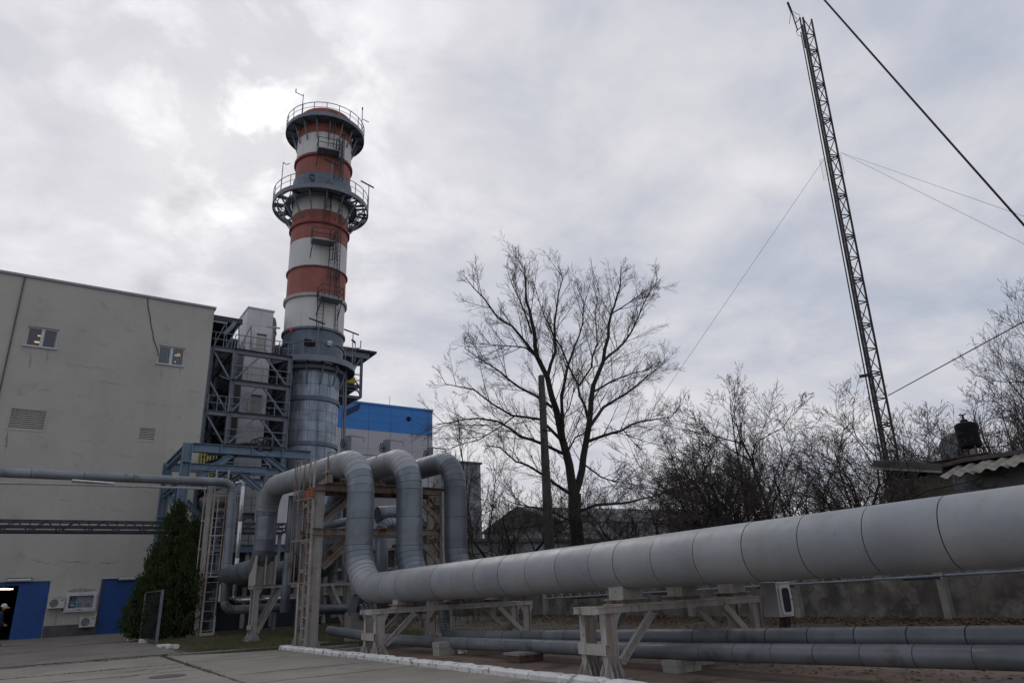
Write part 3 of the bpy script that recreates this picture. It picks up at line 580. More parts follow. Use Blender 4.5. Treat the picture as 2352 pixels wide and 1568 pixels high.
def hsupport(label, x0, x1, ya, yb, zt, saddles, group='steel pipe supports', flw=.13, web=.26):
    t = thing('pipe_support', label, 'pipe support', (x0, ya, 0), group)
    bh = .11
    for (cx_, s_) in ((x0, 1), (x1, -1)):
        for y in (ya, yb):
            mb = MB(); mb.prof((cx_+web/2*1, y, .02), (cx_+web/2*1, y, zt-bh), [(-flw/2,-web/2),(flw/2,-web/2),(flw/2,-web/2+.016),(.008,-web/2+.016),(.008,web/2-.016),(flw/2,web/2-.016),(flw/2,web/2),(-flw/2,web/2),(-flw/2,web/2-.016),(-.008,web/2-.016),(-.008,-web/2+.016),(-flw/2,-web/2+.016)], up=(1,0,0)); mb.build('column', m_support, t)
            mb = MB()
            for dy in (-flw/2+.01, flw/2-.01):
                gusset(mb, cx_-.01, y+dy, -1, 0, .26, .10); gusset(mb, cx_+web+.01, y+dy, 1, 0, .26, .10)
            for dx in (.03, web/2, web-.03): gusset(mb, cx_+dx, y-flw/2-.004, 0, -1, .26, .09); gusset(mb, cx_+dx, y+flw/2+.004, 0, 1, .26, .09)
            mb.box((cx_-.16, y-.17, -.04), (cx_+web+.16, y+.17, .02)); mb.build('foot_plate', m_support, t)
            mb = MB()
            for bx in (-.12, web+.12):
                for by in (-.12, .12): mb.tube([(cx_+bx, y+by, .02), (cx_+bx, y+by, .085)], .013, 6)
            mb.build('anchor_bolts', m_galv, t)
            mb = MB(); g0 = cx_+web/2
            mb.add([(cx_-.1, y-.05, zt-bh), (cx_-.002, y-.05, zt-bh), (cx_-.002, y-.05, zt-bh-.22), (cx_-.1, y-.034, zt-bh), (cx_-.002, y-.034, zt-bh), (cx_-.002, y-.034, zt-bh-.22)], [(0,1,2),(5,4,3),(0,3,4,1),(1,4,5,2),(2,5,3,0)])
            mb.build('bracket_gusset', m_support, t); mb = MB()
            mb.add([(cx_+web+.002, y-.05, zt-bh), (cx_+web+.12, y-.05, zt-bh), (cx_+web+.002, y-.05, zt-bh-.22), (cx_+web+.002, y-.034, zt-bh), (cx_+web+.12, y-.034, zt-bh), (cx_+web+.002, y-.034, zt-bh-.22)], [(0,1,2),(5,4,3),(0,3,4,1),(1,4,5,2),(2,5,3,0)]); mb.build('bracket_gusset', m_support, t)
        # tie between the twin columns
        mb = MB(); mb.chan((cx_-.0, ya-flw/2-.02, .47), (cx_-.0, yb+flw/2+.02, .47), .10, .17, m=0); mb.build('cross_tie', m_support, t)
        mb = MB(); mb.chan((cx_-.02, ya+flw/2, zt-.065), (cx_-.02, yb-flw/2, zt-.065), .08, .125); mb.build('head_tie', m_support, t)
        e = cx_ + (web+.02 if s_ > 0 else -.02)
        for y in (ya-flw/2-.02, yb+flw/2+.02):
            mb = MB(); mb.chan((e, y, .27), (e+s_*.85, y, zt-bh-.01), .07, .13, up=(0,0,1)); mb.build('brace', m_support, t)
    for y in (ya, yb):
        mb = MB(); mb.box((x0-.13, y-.07, zt-bh), (x1+web+.1, y+.07, zt-bh+.012)); mb.box((x0-.13, y-.07, zt-.012), (x1+web+.1, y+.07, zt)); mb.box((x0-.12, y-.06, zt-bh+.012), (x1+web+.09, y+.06, zt-.012)); mb.build('beam', m_support, t)
    for (sx, w_, d_) in saddles: saddle(t, sx, (ya+yb)/2, zt+.001, 1.52, w_, d_)
    return t
near = hsupport('large rust streaked white steel pipe support in the foreground with three box saddles', 8.2, 12.1, 9.5, 10.05, 1.14, [(9.03, .52, .42), (10.5, .50, .42), (11.95, .45, .4)])
second = hsupport('second white steel pipe support, behind the end of the whitewashed kerb', 7.72, 12.4, 17.95, 18.6, 1.13, [(8.6, .40, .34), (10.15, .40, .34), (11.6, .40, .34)])
hsupport('rear pipe support standing under the far end of the loops', 7.8, 11.9, 30.35, 30.85, 2.05, [(9.75, .5, .5), (11.4, .4, .4)], flw=.10, web=.2)
t = thing('fin_shoe', 'white welded fin plates under the rear elbow of the nearest loop', 'pipe shoe', (8.1, 30.6, 2.1))
for x in (7.72, 8.1, 8.5): mb = MB(); mb.box((x-.02, 30.0, 2.06), (x+.02, 31.0, 3.2)); mb.build('fin_plate', m_support, t)
mb = MB(); mb.box((7.75, 30.3, 2.06), (8.47, 30.34, 3.0)); mb.build('back_plate', m_support, t)
# tall support tower beside the first loop
tw = thing('loop_tower', 'tall rusty white steel tower with caged ladder carrying the nearest pipe loop', 'support tower', (7.8, 23.4, 0))
def lv(v): return XP(*K3(1130, v), 7.8).z
for x, ys_ in ((7.85, (23.2, 24.35)), (12.6, (23.0, 24.1))):
    for y in ys_:
        mb = MB(); mb.ibeam((x, y, 0), (x, y, lv(400)), .17, .34, up=(1,0,0)); mb.build('column', m_support, tw)
        mb = MB(); mb.box((x-.32, y-.2, -.03), (x+.32, y+.2, .03)); [gusset(mb, x+s_*.17, y, s_, 0, .35, .13) for s_ in (-1, 1)]; mb.build('foot_plate', m_support, tw)
    zz = .5; k = 0
    while zz < lv(400)-.5:
        a, b = (ys_[0]+.09, ys_[1]-.09) if k % 2 else (ys_[1]-.09, ys_[0]+.09)
        mb = MB(); mb.chan((x-.1, a, zz), (x-.1, b, zz+.62), .05, .12); mb.build('lacing', m_supr, tw); zz += .75; k += 1
    for zt_ in (1.2, 2.35, 3.3, 4.5):
        mb = MB(); mb.chan((x-.13, ys_[0]-.1, zt_), (x-.13, ys_[1]+.1, zt_), .06, .14); mb.build('cross_tie', m_supr, tw)
for z_, x1 in ((lv(700), 12.9), (lv(400), 12.9)):
    for y in (23.15, 24.25):
        mb = MB(); mb.ibeam((7.6, y, z_), (x1, y, z_), .16, .22); mb.build('arm_beam', m_supr, tw)
        mb = MB(); mb.chan((8.05, y-.09, z_-1.15), (9.2, y-.09, z_-.14), .08, .18); mb.build('brace', m_supr, tw)
        mb = MB(); mb.chan((12.4, y-.09, z_-1.1), (11.4, y-.09, z_-.14), .08, .16); mb.build('brace', m_supr, tw)
zt_ = lv(400)+.12
for i in range(5):
    mb = MB(); mb.box((8.0+i*.95, 22.95, zt_), (8.9+i*.95, 24.5, zt_+.03)); mb.build('platform_plate', m_supr, tw)
for sx in (8.45, 10.0, 11.5):
    mb = MB(); mb.box((sx-.35, 23.4, zt_+.03), (sx+.35, 24.1, zt_+.2), 1); mb.box((sx-.25, 23.5, zt_+.2), (sx+.25, 24.0, 5.6)); mb.build('saddle', [m_support, m_supr], tw)
p_ = XP(*K4(483, 330), 8.1); mb = MB(); mb.box((8.02, 22.9, zt_+.03), (8.2, 23.12, zt_+.72)); mb.box((7.95, 22.84, zt_+.35), (8.27, 23.18, zt_+.39)); mb.build('junction_post', m_support, tw)
for y in (22.9,):
    for x in (8.0, 9.0, 10.0, 11.0): mb = MB(); mb.bar((x, y, zt_), (x, y, zt_+1.05), .04); mb.build('rail_post', m_supr, tw)
    mb = MB(); mb.bar((8.0, y, zt_+1.05), (11.0, y, zt_+1.05), .035); mb.bar((8.0, y, zt_+.55), (11.0, y, zt_+.55), .025); mb.build('handrail', m_supr, tw)
mb = MB(); mb.box((7.55, 23.0, lv(450)-.1), (7.63, 23.9, lv(450)+.22)); mb.build('rust_plate', mat('bright_rust', (.36, .10, .04), (.2, .07, .04), 4, .85), tw)
mb = MB(); mb.box((7.6, 23.6, 1.9), (7.66, 23.72, 2.02)); mb.build('red_tag', m_redd, tw)
def ladder(root, pL, pR, z0, z1, rung=.3, m_=None, rw=.05, name='ladder', split=None):
    m_ = m_ or m_support; pL = Vector((pL[0], pL[1], 0)); pR = Vector((pR[0], pR[1], 0)); mb = MB()
    mb.bar(pL+V(0,0,z0), pL+V(0,0,z1), rw, rw*.5); mb.bar(pR+V(0,0,z0), pR+V(0,0,z1), rw, rw*.5); l_ = mb.build(name, m_, root)
    n = int((z1-z0-.1)/rung)
    for i in range(n):
        z = z0+.15+i*rung; mb = MB(); mb.tube([pL+V(0,0,z), pR+V(0,0,z)], .011 if rw < .07 else .015, 5); r_ = mb.build('rung', m_, l_)
    return l_
def cage(root, pL, pR, outd, z0, z1, step=.9, m_=None, rr=.36, bw=.04, name='ladder_cage', nb=5):
    m_ = m_ or m_support; pL = Vector((pL[0], pL[1], 0)); pR = Vector((pR[0], pR[1], 0)); c = (pL+pR)/2; h = (pR-pL)/2; od = Vector((*outd, 0)).normalized()
    mb = MB(); k = max(1, round((z1-z0)/step)); arc = [(math.cos(a)*h*1.25 + od*(math.sin(a)*rr*2*.9)) for a in [math.pi*i/10 for i in range(11)]]
    for i in range(k+1):
        z = z0+(z1-z0)*i/k; pts = [pR+V(0,0,z)] + [c + q + V(0,0,z) for q in arc] + [pL+V(0,0,z)]
        for a, b in zip(pts, pts[1:]): mb.bar(a, b, .012, bw)
    for j in range(nb):
        q = arc[1+round(j*8/(nb-1))]; mb.bar(c+q+V(0,0,z0), c+q+V(0,0,z1), bw, .012)
    return mb.build(name, m_, root)
lt = XP(*K3(1110, 200), 7.62).z
ladder(tw, (7.62, 23.55), (7.62, 23.1), .1, lt, .33, m_support, .07)
cage(tw, (7.62, 23.55), (7.62, 23.1), (-.6, 1), lv(1050), lt, 1.25, m_supr, .42, .035)

# ------------------------------------------------------------------ white kerb
kb = bpy.data.objects.new('whitewashed_kerb', None); COL.objects.link(kb); struct(kb); WL[kb.name] = V(0,0,0)
y = 23.9; rk = random.Random(3)
while y > -4:
    ln = rk.choice((.8, 1.25, 1.4, 1.1, .95)); 
    if y > 22.5: ln = .6
    y0 = y-ln+.012; x_ = kx((y+y0)/2); h = .115 + rk.uniform(-.006, .008); w_ = .25; mb = MB(); nseg = 6; vs = []
    pr_ = [(0,-.1),(0,.6),(.15,1),(.85,1),(1,.7),(1,-.1)]
    tilt = rk.uniform(-.012, .012)
    for i in range(nseg+1):
        yy = y0+(y-y0)*i/nseg; sh = .012 if i in (0, nseg) else 0
        for a, b in pr_: vs.append((kx(yy)+tilt*(i/nseg-.5)+a*w_+rk.uniform(-.006,.006)+(sh if a < .5 else -sh), yy, b*h-(sh if b > .9 else 0)+rk.uniform(-.006,.006)))
    k = len(pr_); fs = [(i*k+j, i*k+(j+1) % k, (i+1)*k+(j+1) % k, (i+1)*k+j) for i in range(nseg) for j in range(k)] + [tuple(range(k))[::-1], tuple(range(nseg*k, nseg*k+k))]
    mb.add(vs, fs); mb.build('kerb_stone', m_kerb, kb); y -= ln
for i, (u, v, l_) in enumerate(((1345, 790, .9), (1420, 800, .8), (1090, 740, .35), (1190, 755, .5))):
    p = GP(*K5(u, v)); t_ = MB(); t_.box((p.x-.1, p.y-l_/2, -.05), (p.x+l_*.35, p.y+.25, .07+.02*i)); t_.build('kerb_stone', m_kerb, kb)
# pipe blocks and litter
for i, (x, y, w_, d_, h, lb) in enumerate(((9.62, 9.45, .62, .34, .19, 'white concrete block carrying the front low pipe, right of the foreground support'), (10.6, 9.9, .5, .34, .24, 'rust stained block under the rear low pipe beside the foreground support'), (8.88, 16.75, .45, .35, .3, 'pale concrete block under the front low pipe between the two supports'), (9.75, 17.2, .4, .3, .28, 'dark block under the rear low pipe between the supports'))):
    t = thing('pipe_block', lb, 'concrete block', (x, y, 0), 'blocks under the low pipes')
    mb = MB(); mb.box((x, y-d_/2, -.02), (x+w_, y+d_/2, h*.55)); mb.build('lower_block', m_support, t)
    mb = MB(); mb.box((x-.01, y-d_/2-.01, h*.55+.004), (x+w_-.02, y+d_/2+.01, h)); mb.build('upper_block', m_support, t)
t = thing('brick_cover', 'low square concrete cover on a brick course lying on the stained pad', 'cover', (9.1, 13.5, 0))
mb = MB(); mb.box((9.02, 13.25, .13), (9.72, 13.85, .18)); mb.build('cover_slab', m_fpost, t)
for k in range(3): mb = MB(); mb.box((9.05+k*.22, 13.28, 0), (9.05+k*.22+.2, 13.8, .128)); mb.build('brick', m_brick, t)
mb = MB(); rr_ = random.Random(2); vs = []
for i in range(5):
    for j in range(8): a = 2*math.pi*j/8; r_ = [.03,.11,.13,.09,.02][i]*rr_.uniform(.7, 1.3); vs.append((9.42+r_*math.cos(a), 16.4+r_*math.sin(a), [.0,.02,.07,.11,.14][i]))
mb.add(vs, [(i*8+j, i*8+(j+1) % 8, (i+1)*8+(j+1) % 8, (i+1)*8+j) for i in range(4) for j in range(8)]+[tuple(range(32, 40))]); tag(mb.build('plastic_bag', m_bag), 'crumpled white plastic bag lying by the low pipes', 'litter')
# gas meter box
mx0, mx1, mz0, mz1 = 12.5, 12.95, .74, 1.36
t = thing('meter_box', 'pale grey meter cabinet with oval window on the far column of the foreground support', 'meter box', (12.7, 9.3, .7))
mb = MB(); mb.box((mx0, 9.12, mz0), (mx1, 9.5, mz1)); mb.build('casing', m_frame, t)
cx_, cz = (mx0+mx1)/2+.02, (mz0+mz1)/2
def oval(y, sx, sz, n=24, e=.35): return [(cx_+math.copysign(abs(math.cos(2*math.pi*i/n))**e, math.cos(2*math.pi*i/n))*sx, y, cz+math.copysign(abs(math.sin(2*math.pi*i/n))**e, math.sin(2*math.pi*i/n))*sz) for i in range(n)]
mb = MB(); mb.add(oval(9.115, .20, .29)+oval(9.095, .19, .28), [(i, (i+1) % 24, 24+(i+1) % 24, 24+i) for i in range(24)]+[tuple(range(24, 48))]); dr = mb.build('door', m_frame, t)
mb = MB(); mb.add(oval(9.094, .12, .23)+oval(9.088, .115, .225), [(i, (i+1) % 24, 24+(i+1) % 24, 24+i) for i in range(24)]+[tuple(range(24, 48))]); mb.build('window', m_glass, dr)
mb = MB(); mb.lathe((cx_+.165, 9.093, cz), [(0,.01),(.012,.01),(.012,0)], 10, ax=(0,-1,0)); mb.build('lock', m_black, dr)
mb = MB(); mb.box((mx0-.02, 9.1, mz1+.003), (mx1+.02, 9.52, mz1+.03)); mb.build('lid', m_frame, t)
mb = MB()
for i in range(7): x = mx0+.1+i*.05; mb.tube([(x, 9.2, mz0), (x+.02, 9.22, mz0-.12), (x+.03*(i-3)*.6, 9.3, mz0-.3)], .012, 6)
mb.build('cable_tails', m_cable, t)
mb = MB(); pts = [(13.1,9.6,1.5),(13.28,9.5,1.2),(13.36,9.45,.85),(13.3,9.4,.55),(13.05,9.35,.42),(12.85,9.3,.5),(12.8,9.25,.7)]; mb.tube(pts, .016, 6); mb.build('hose_loop', m_cable, t)

# ------------------------------------------------------------------ concrete fence wall with lattice tray
fw_ = thing('concrete_fence', 'long weathered concrete panel wall with posts behind the pipes', 'wall', (22, 10, 0))
y0 = -6.0
FY = [-9.6, -4.6, .4, 5.4, 10.4, 15.2, 20.0, 24.8, 29.6, 34.4, 39.2]
for i, yy in enumerate(FY):
    mb = MB(); mb.prof((21.94, yy, -.1), (21.94, yy, 2.75), [(-.13,-.13),(.13,-.13),(.1,.14),(-.1,.14)], up=(-1,0,0)); mb.build('post', m_fpost, fw_)
    if i < len(FY)-1:
        for k, (a, b) in enumerate(((-.1, 1.32), (1.335, 2.6))):
            mb = MB(); rr_ = random.Random(i*7+k); vs = []; nn_ = 10
            for q in range(nn_+1):
                y_ = yy+.1+(FY[i+1]-yy-.2)*q/nn_
                vs += [(22.0+rr_.uniform(-.01,.01), y_, a), (22.0+rr_.uniform(-.01,.01), y_, b+rr_.uniform(-.015,.0)), (22.1, y_, b), (22.1, y_, a)]
            mb.add(vs, [(4*q+j, 4*q+4+j, 4*q+4+(j+1) % 4, 4*q+(j+1) % 4) for q in range(nn_) for j in range(4)]+[(0,1,2,3),(4*nn_+3,4*nn_+2,4*nn_+1,4*nn_)]); mb.build('panel', m_fwall, fw_)
ct = thing('lattice_cable_tray', 'thin steel lattice tray running along the concrete wall under the big pipe', 'cable tray', (19.5, 10, 1.2))
def tz(y): return 1.37 - .0195*(y-7.5)
mb = MB(); mb.tube([(19.9, -9, tz(-9)), (19.9, 27, tz(27))], .035, 8); mb.build('lower_chord', m_struct, ct)
mb = MB(); mb.tube([(19.9, -9, tz(-9)+.32), (19.9, 27, tz(27)+.32)], .03, 8); mb.build('upper_chord', m_struct, ct)
mb = MB(); mb.tube([(20.2, -9, tz(-9)+.32), (20.2, 27, tz(27)+.32)], .03, 8); mb.build('upper_chord', m_struct, ct)
yy = -9
while yy < 27:
    for a, b, xx in ((yy, yy+.32, 19.9), (yy+.64, yy+.32, 19.9)):
        mb = MB(); mb.bar((xx, a, tz(a)), (xx, b, tz(b)+.32), .035, .012); mb.build('lacing', m_galv, ct)
    yy += .64
for yy in (-4.6, .4, 5.4, 10.4, 15.2, 20.0, 24.8): mb = MB(); mb.bar((19.85, yy, tz(yy)-.05), (21.9, yy, tz(yy)-.05), .06, .06); mb.build('bracket', m_dark, ct)
for y_ in (8.9, 13.6): mb = MB(); pts = [(19.85, y_+.9*math.cos(a)*.5, tz(y_)-.05+.28*math.sin(a)) for a in [R(q) for q in range(180, 400, 25)]]; mb.tube(pts, .012, 5); mb.build('loose_wire', m_wire, ct)

# ------------------------------------------------------------------ chimney
CXc, CYc = 17.4, 55.0; RT = 2.5; RB = 2.3
ch = thing('chimney', 'tall red and white banded chimney stack with two ring platforms and grey clad base', 'chimney', (CXc, CYc, 0))
def cz1(v, u=560): return YP(*K1(u, v), 52.5).z
def cz2(v, u=955): return YP(*K2(u, v), 52.5).z
def ring(name, z0, z1, r, m_, parent=ch, n=72, r1=None, inner=None):
    mb = MB(); r1 = r1 or r
    if inner is None: mb.lathe((CXc, CYc, 0), [(0, z0), (r, z0), (r1, z1), (0, z1)], n)
    else: mb.lathe((CXc, CYc, 0), [(inner, z0), (r, z0), (r1, z1), (inner, z1), (inner, z0)], n)
    return mb.build(name, m_, parent, 40)
Z = dict(top=cz1(150), p1=cz1(195), w1=cz1(350), f1=cz1(535), p2=cz1(755), w2=cz1(880), r2=cz1(990), f2=cz1(1095), w3=cz1(1225), f3=cz1(1458), f4=cz2(168), g1=cz2(430), f5=cz2(640), p3=cz2(600), f6=cz2(960), f7=cz2(1320))
Z['p1'] = YP(*K1(575, 195), 51.4).z; Z['p2'] = YP(*K1(560, 762), 50.5).z
mb = MB(); mb.lathe((CXc, CYc, 0), [(RT, Z['w1']), (RT, Z['top']), (RT-.12, Z['top']), (RT-.12, Z['top']-3)], 72); mb.build('red_band', m_red, ch, 40)
ring('white_band', Z['f1']+.12, Z['w1'], RT, m_white); ring('red_band', Z['w2']+.6, Z['f1']-.12, RT, m_red)
ring('flange', Z['f1']-.12, Z['f1']+.12, RT+.17, m_redd)
ring('collar', Z['p2']-.1, cz1(692), RT+.16, m_clad2)
ring('white_band', Z['r2'], Z['w2']+.6, RT, m_white); ring('red_band', Z['f2']+.1, Z['r2'], RT, m_red); ring('flange', Z['f2']-.1, Z['f2']+.1, RT+.17, m_redd)
ring('red_band', Z['w3'], Z['f2']-.1, RT, m_red); ring('white_band', Z['f3']+.05, Z['w3'], RT, m_white); ring('flange', Z['f3']-.05, Z['f3']+.05, RT+.15, m_supr)
ring('red_band', Z['f4']+.14, Z['f3']-.05, RT, m_red); ring('flange', Z['f4']-.14, Z['f4']+.14, RT+.2, m_cream)
ring('white_band', Z['g1']+.1, Z['f4']-.14, RT, m_white); ring('flange', Z['g1']-.1, Z['g1']+.1, RT+.16, m_clad2)
ring('grey_collar', Z['f5']-.4, Z['g1']-.1, RT+.02, m_clad2); ring('flange', cz2(540), cz2(525), RT+.12, m_clad2)
ring('inner_shell', 0, Z['f5']-.4, RB-.05, m_dark)
ring('flange', Z['f6']-.35, Z['f6'], RB+.14, m_clad2); ring('flange', Z['f7']-.3, Z['f7'], RB+.14, m_clad2)
ring('cladding_foot', 0, 8.2, RB+.02, m_clad2)
# cladding panels: rows of curved sheets
rows = []
def rowset(z0, z1, k):
    for i in range(k): rows.append((z0+(z1-z0)*i/k, z0+(z1-z0)*(i+1)/k))
rowset(Z['f6']+.02, Z['f5']-.42, 3); rowset(Z['f7']+.02, Z['f6']-.37, 4); rowset(8.25, Z['f7']-.32, 5)
npan = 20
for ri, (z0, z1) in enumerate(rows):
    mb = MB(); h = z1-z0; da = 2*math.pi/npan; g = .012; e = g/RB; prof_ = []
    seg = 4; vs = []
    for (rr, zz, ea) in ((RB-.01, .0, 0), (RB+.02, g, e), (RB+.02, h-g, e), (RB-.01, h, 0)):
        for j in range(seg+1): a = ea + (da-2*ea)*j/seg; vs.append((rr*math.cos(a), rr*math.sin(a), zz))
    k = seg+1; fs = [(i*k+j, i*k+j+1, (i+1)*k+j+1, (i+1)*k+j) for i in range(3) for j in range(seg)]; ms = [1]*seg+[0]*seg+[1]*seg
    me = bpy.data.meshes.new('cladding_panel'); me.from_pydata(vs, [], fs); me.materials.append(m_clad); me.materials.append(m_seam); me.polygons.foreach_set('material_index', ms)
    me.polygons.foreach_set('use_smooth', [True]*len(fs)); me.set_sharp_from_angle(angle=R(30))
    for j in range(npan):
        o = bpy.data.objects.new('cladding_panel', me); COL.objects.link(o); o.parent = ch; o.location = (0, 0, z0); o.rotation_euler = (0, 0, j*da + (ri % 2)*.0)
# platforms
def pol(a, r, z): return V(CXc + r*math.cos(a), CYc + r*math.sin(a), z)
def platform(z, ro, ri_, nb, railh, npost, brd, solid, fas=.28, a0=0, a1=2*math.pi):
    mb = MB(); mb.lathe((CXc, CYc, 0), [(ri_, z-.06), (ro, z-.06), (ro, z), (ri_, z), (ri_, z-.06)], 72, a0, a1); pf = mb.build('platform', m_struct, ch, 40)
    if not solid:
        pass
    mb = MB(); mb.lathe((CXc, CYc, 0), [(ro, z-fas), (ro+.04, z-fas), (ro+.04, z+.1), (ro, z+.1), (ro, z-fas)], 72, a0, a1); mb.build('fascia', m_struct, pf, 40)
    for i in range(nb):
        a = 2*math.pi*(i+.5)/nb
        if not (a0 <= a % (2*math.pi) <= a1): continue
        mb = MB(); mb.bar(pol(a, ri_, z-.2), pol(a, ro, z-.14), .12, .2); mb.bar(pol(a, ri_+.02, z-brd), pol(a, ro-.5, z-.2), .10, .10); mb.build('bracket', m_struct, pf)
    mb = MB()
    for hh, rr in ((railh, .035), (railh*.55, .022)):
        k = 72; pts = [pol(a0+(a1-a0)*i/k, ro, z+hh) for i in range(k+1)]; mb.tube(pts, rr, 6, False)
    rl = mb.build('handrail', m_struct, pf)
    if npost == 0: bpy.data.objects.remove(rl); return pf
    for i in range(npost):
        a = a0+(a1-a0)*i/npost; mb = MB(); mb.bar(pol(a, ro, z), pol(a, ro, z+railh), .055); mb.build('rail_post', m_struct, pf)
    return pf
platform(Z['p1'], 3.62, RT+.02, 16, 1.15, 20, 2.0, True)
z2p = Z['p2']-.1
# second platform: solid inner ring in front, open grating frames on both sides
pf2 = platform(z2p, 3.2, RT+.18, 0, .01, 0, 2.3, True, .2)
for a_ in (R(252), R(72)):
    mb = MB(); mb.lathe((CXc, CYc, 0), [(3.2, z2p-.05), (4.25, z2p-.05), (4.25, z2p-.004), (3.2, z2p-.004), (3.2, z2p-.05)], 24, a_-R(44), a_+R(44)); mb.build('deck_sector', m_struct, ch, 40)
mb = MB(); mb.lathe((CXc, CYc, 0), [(4.17, z2p-.3), (4.29, z2p-.3), (4.29, z2p+.12), (4.17, z2p+.12), (4.17, z2p-.3)], 72); fz = mb.build('fascia', m_struct, ch, 40)
mb = MB(); mb.lathe((CXc, CYc, 0), [(3.85, z2p-.1), (3.92, z2p-.1), (3.92, z2p), (3.85, z2p), (3.85, z2p-.1)], 72); mb.build('ring_angle', m_struct, fz, 40)
for i in range(16):
    a = 2*math.pi*(i+.5)/16; mb = MB(); mb.bar(pol(a, 3.1, z2p-.15), pol(a, 4.17, z2p-.15), .11, .18); mb.bar(pol(a, RT+.05, z2p-2.2), pol(a, 3.95, z2p-.25), .10); mb.build('radial_beam', m_struct, fz)
    if i % 2: continue
    mb = MB(); mb.bar(pol(a, 3.2, z2p-.12), pol(a+math.pi/8, 4.17, z2p-.12), .06); mb.build('ring_brace', m_struct, fz)
for k in range(-1, 2):
    for b_ in (160, 344):
        mb = MB(); mb.lathe((CXc, CYc, 0), [(3.3, z2p-.03), (4.15, z2p-.03), (4.15, z2p-.008), (3.3, z2p-.008)], 5, R(b_+k*24-3), R(b_+k*24+3)); mb.build('grating', m_struct, fz)
mb = MB()
for hh, rr in ((1.25, .035), (.68, .022)): mb.tube([pol(2*math.pi*i/72, 4.25, z2p+hh) for i in range(73)], rr, 6, False)
rl = mb.build('handrail', m_struct, ch)
for i in range(22): a = 2*math.pi*i/22; mb = MB(); mb.bar(pol(a, 4.25, z2p), pol(a, 4.25, z2p+1.25), .055); mb.build('rail_post', m_struct, rl)
Z3p = YP(*K2(955, 640), 51.5).z-.1
platform(Z3p, 3.55, RT+.0, 14, 1.15, 18, 2.0, True, .4)
ring('ring_beam', Z3p-.75, Z3p-.45, RB+.5, m_struct, inner=RB+.03)
# short ladder runs with landings
def onstack(f, u, v, r):   # point on the near side of a cylinder of radius r about the axis, on the sight line
    d = ray(*f(u, v)); ox, oy = -CXc, -CYc; A = d.x*d.x+d.y*d.y; B = 2*(ox*d.x+oy*d.y); C_ = ox*ox+oy*oy-r*r; t = (-B-math.sqrt(max(B*B-4*A*C_, 0)))/(2*A); return V(d.x*t, d.y*t, EYE+d.z*t)
def stack_ladder(f, u0, v0, u1, v1, caged=True, wdt=.5):
    p = onstack(f, u0, v0, RT+.3); q = onstack(f, u1, v1, RT+.3); a = math.atan2((p.y+q.y)/2-CYc, (p.x+q.x)/2-CXc); tn = V(-math.sin(a), math.cos(a), 0); c = pol(a, RT+.3, 0)
    l_ = ladder(ch, (c-tn*wdt/2).to_tuple(), (c+tn*wdt/2).to_tuple(), q.z, p.z, .33, m_dark, .06)
    if caged: cage(l_, (c-tn*wdt/2).to_tuple(), (c+tn*wdt/2).to_tuple(), (math.cos(a), math.sin(a)), q.z+1.6, p.z, .9, m_dark, .36, .045)
    return a
def landing(f, u0, u1, v):
    p = onstack(f, (u0+u1)/2, v, RT+1.0); a = math.atan2(p.y-CYc, p.x-CXc); tn = V(-math.sin(a), math.cos(a), 0); rd_ = V(math.cos(a), math.sin(a), 0); c = pol(a, RT, p.z); hw = .95
    mb = MB(); mb.prof(c+rd_*.02, c+rd_*1.1, [(-hw,-.06),(hw,-.06),(hw,.02),(-hw,.02)]); ld = mb.build('landing', m_struct, ch)
    mb = MB()
    for s_ in (-1, 1):
        for e in (.1, 1.05): mb.bar(c+tn*s_*hw+rd_*e, c+tn*s_*hw+rd_*e+V(0,0,1.1), .05)
        for h_ in (.6, 1.1): mb.bar(c+tn*s_*hw+rd_*.1+V(0,0,h_), c+tn*s_*hw+rd_*1.05+V(0,0,h_), .045)
        mb.bar(c+tn*s_*hw+rd_*.05+V(0,0,-1.4), c+tn*s_*hw*.9+rd_*1.0+V(0,0,-.06), .07)
    for h_ in (.6, 1.1): mb.bar(c-tn*hw+rd_*1.05+V(0,0,h_), c+tn*hw+rd_*1.05+V(0,0,h_), .045)
    mb.build('landing_rail', m_dark, ld)
stack_ladder(K1, 622, 215, 615, 485, True); landing(K1, 545, 648, 500); stack_ladder(K1, 672, 430, 668, 745, True)
stack_ladder(K1, 590, 790, 578, 1130, True); landing(K1, 500, 605, 1240); stack_ladder(K1, 628, 1170, 612, 1560, True); landing(K2, 1045, 1155, 205)
stack_ladder(K2, 1012, 150, 1000, 455, False); stack_ladder(K2, 1105, 0, 1095, 190, True)
mb = MB()
for f, u0, v0, u1, v1 in ((K1, 718, 370, 712, 760), (K1, 700, 880, 672, 1560), (K2, 1150, 0, 1132, 455)):
    p = onstack(f, u0, v0, RT+.15); q = onstack(f, u1, v1, RT+.15); q.x, q.y = p.x, p.y
    for s_ in (-.1, .1): mb.bar(p+V(s_, 0, 0), q+V(s_, 0, 0), .05)
    z = q.z
    while z < p.z: mb.bar(V(p.x-.1, p.y, z), V(p.x+.1, p.y, z), .03); z += .45
mb.build('cable_ladder', m_dark, ch)
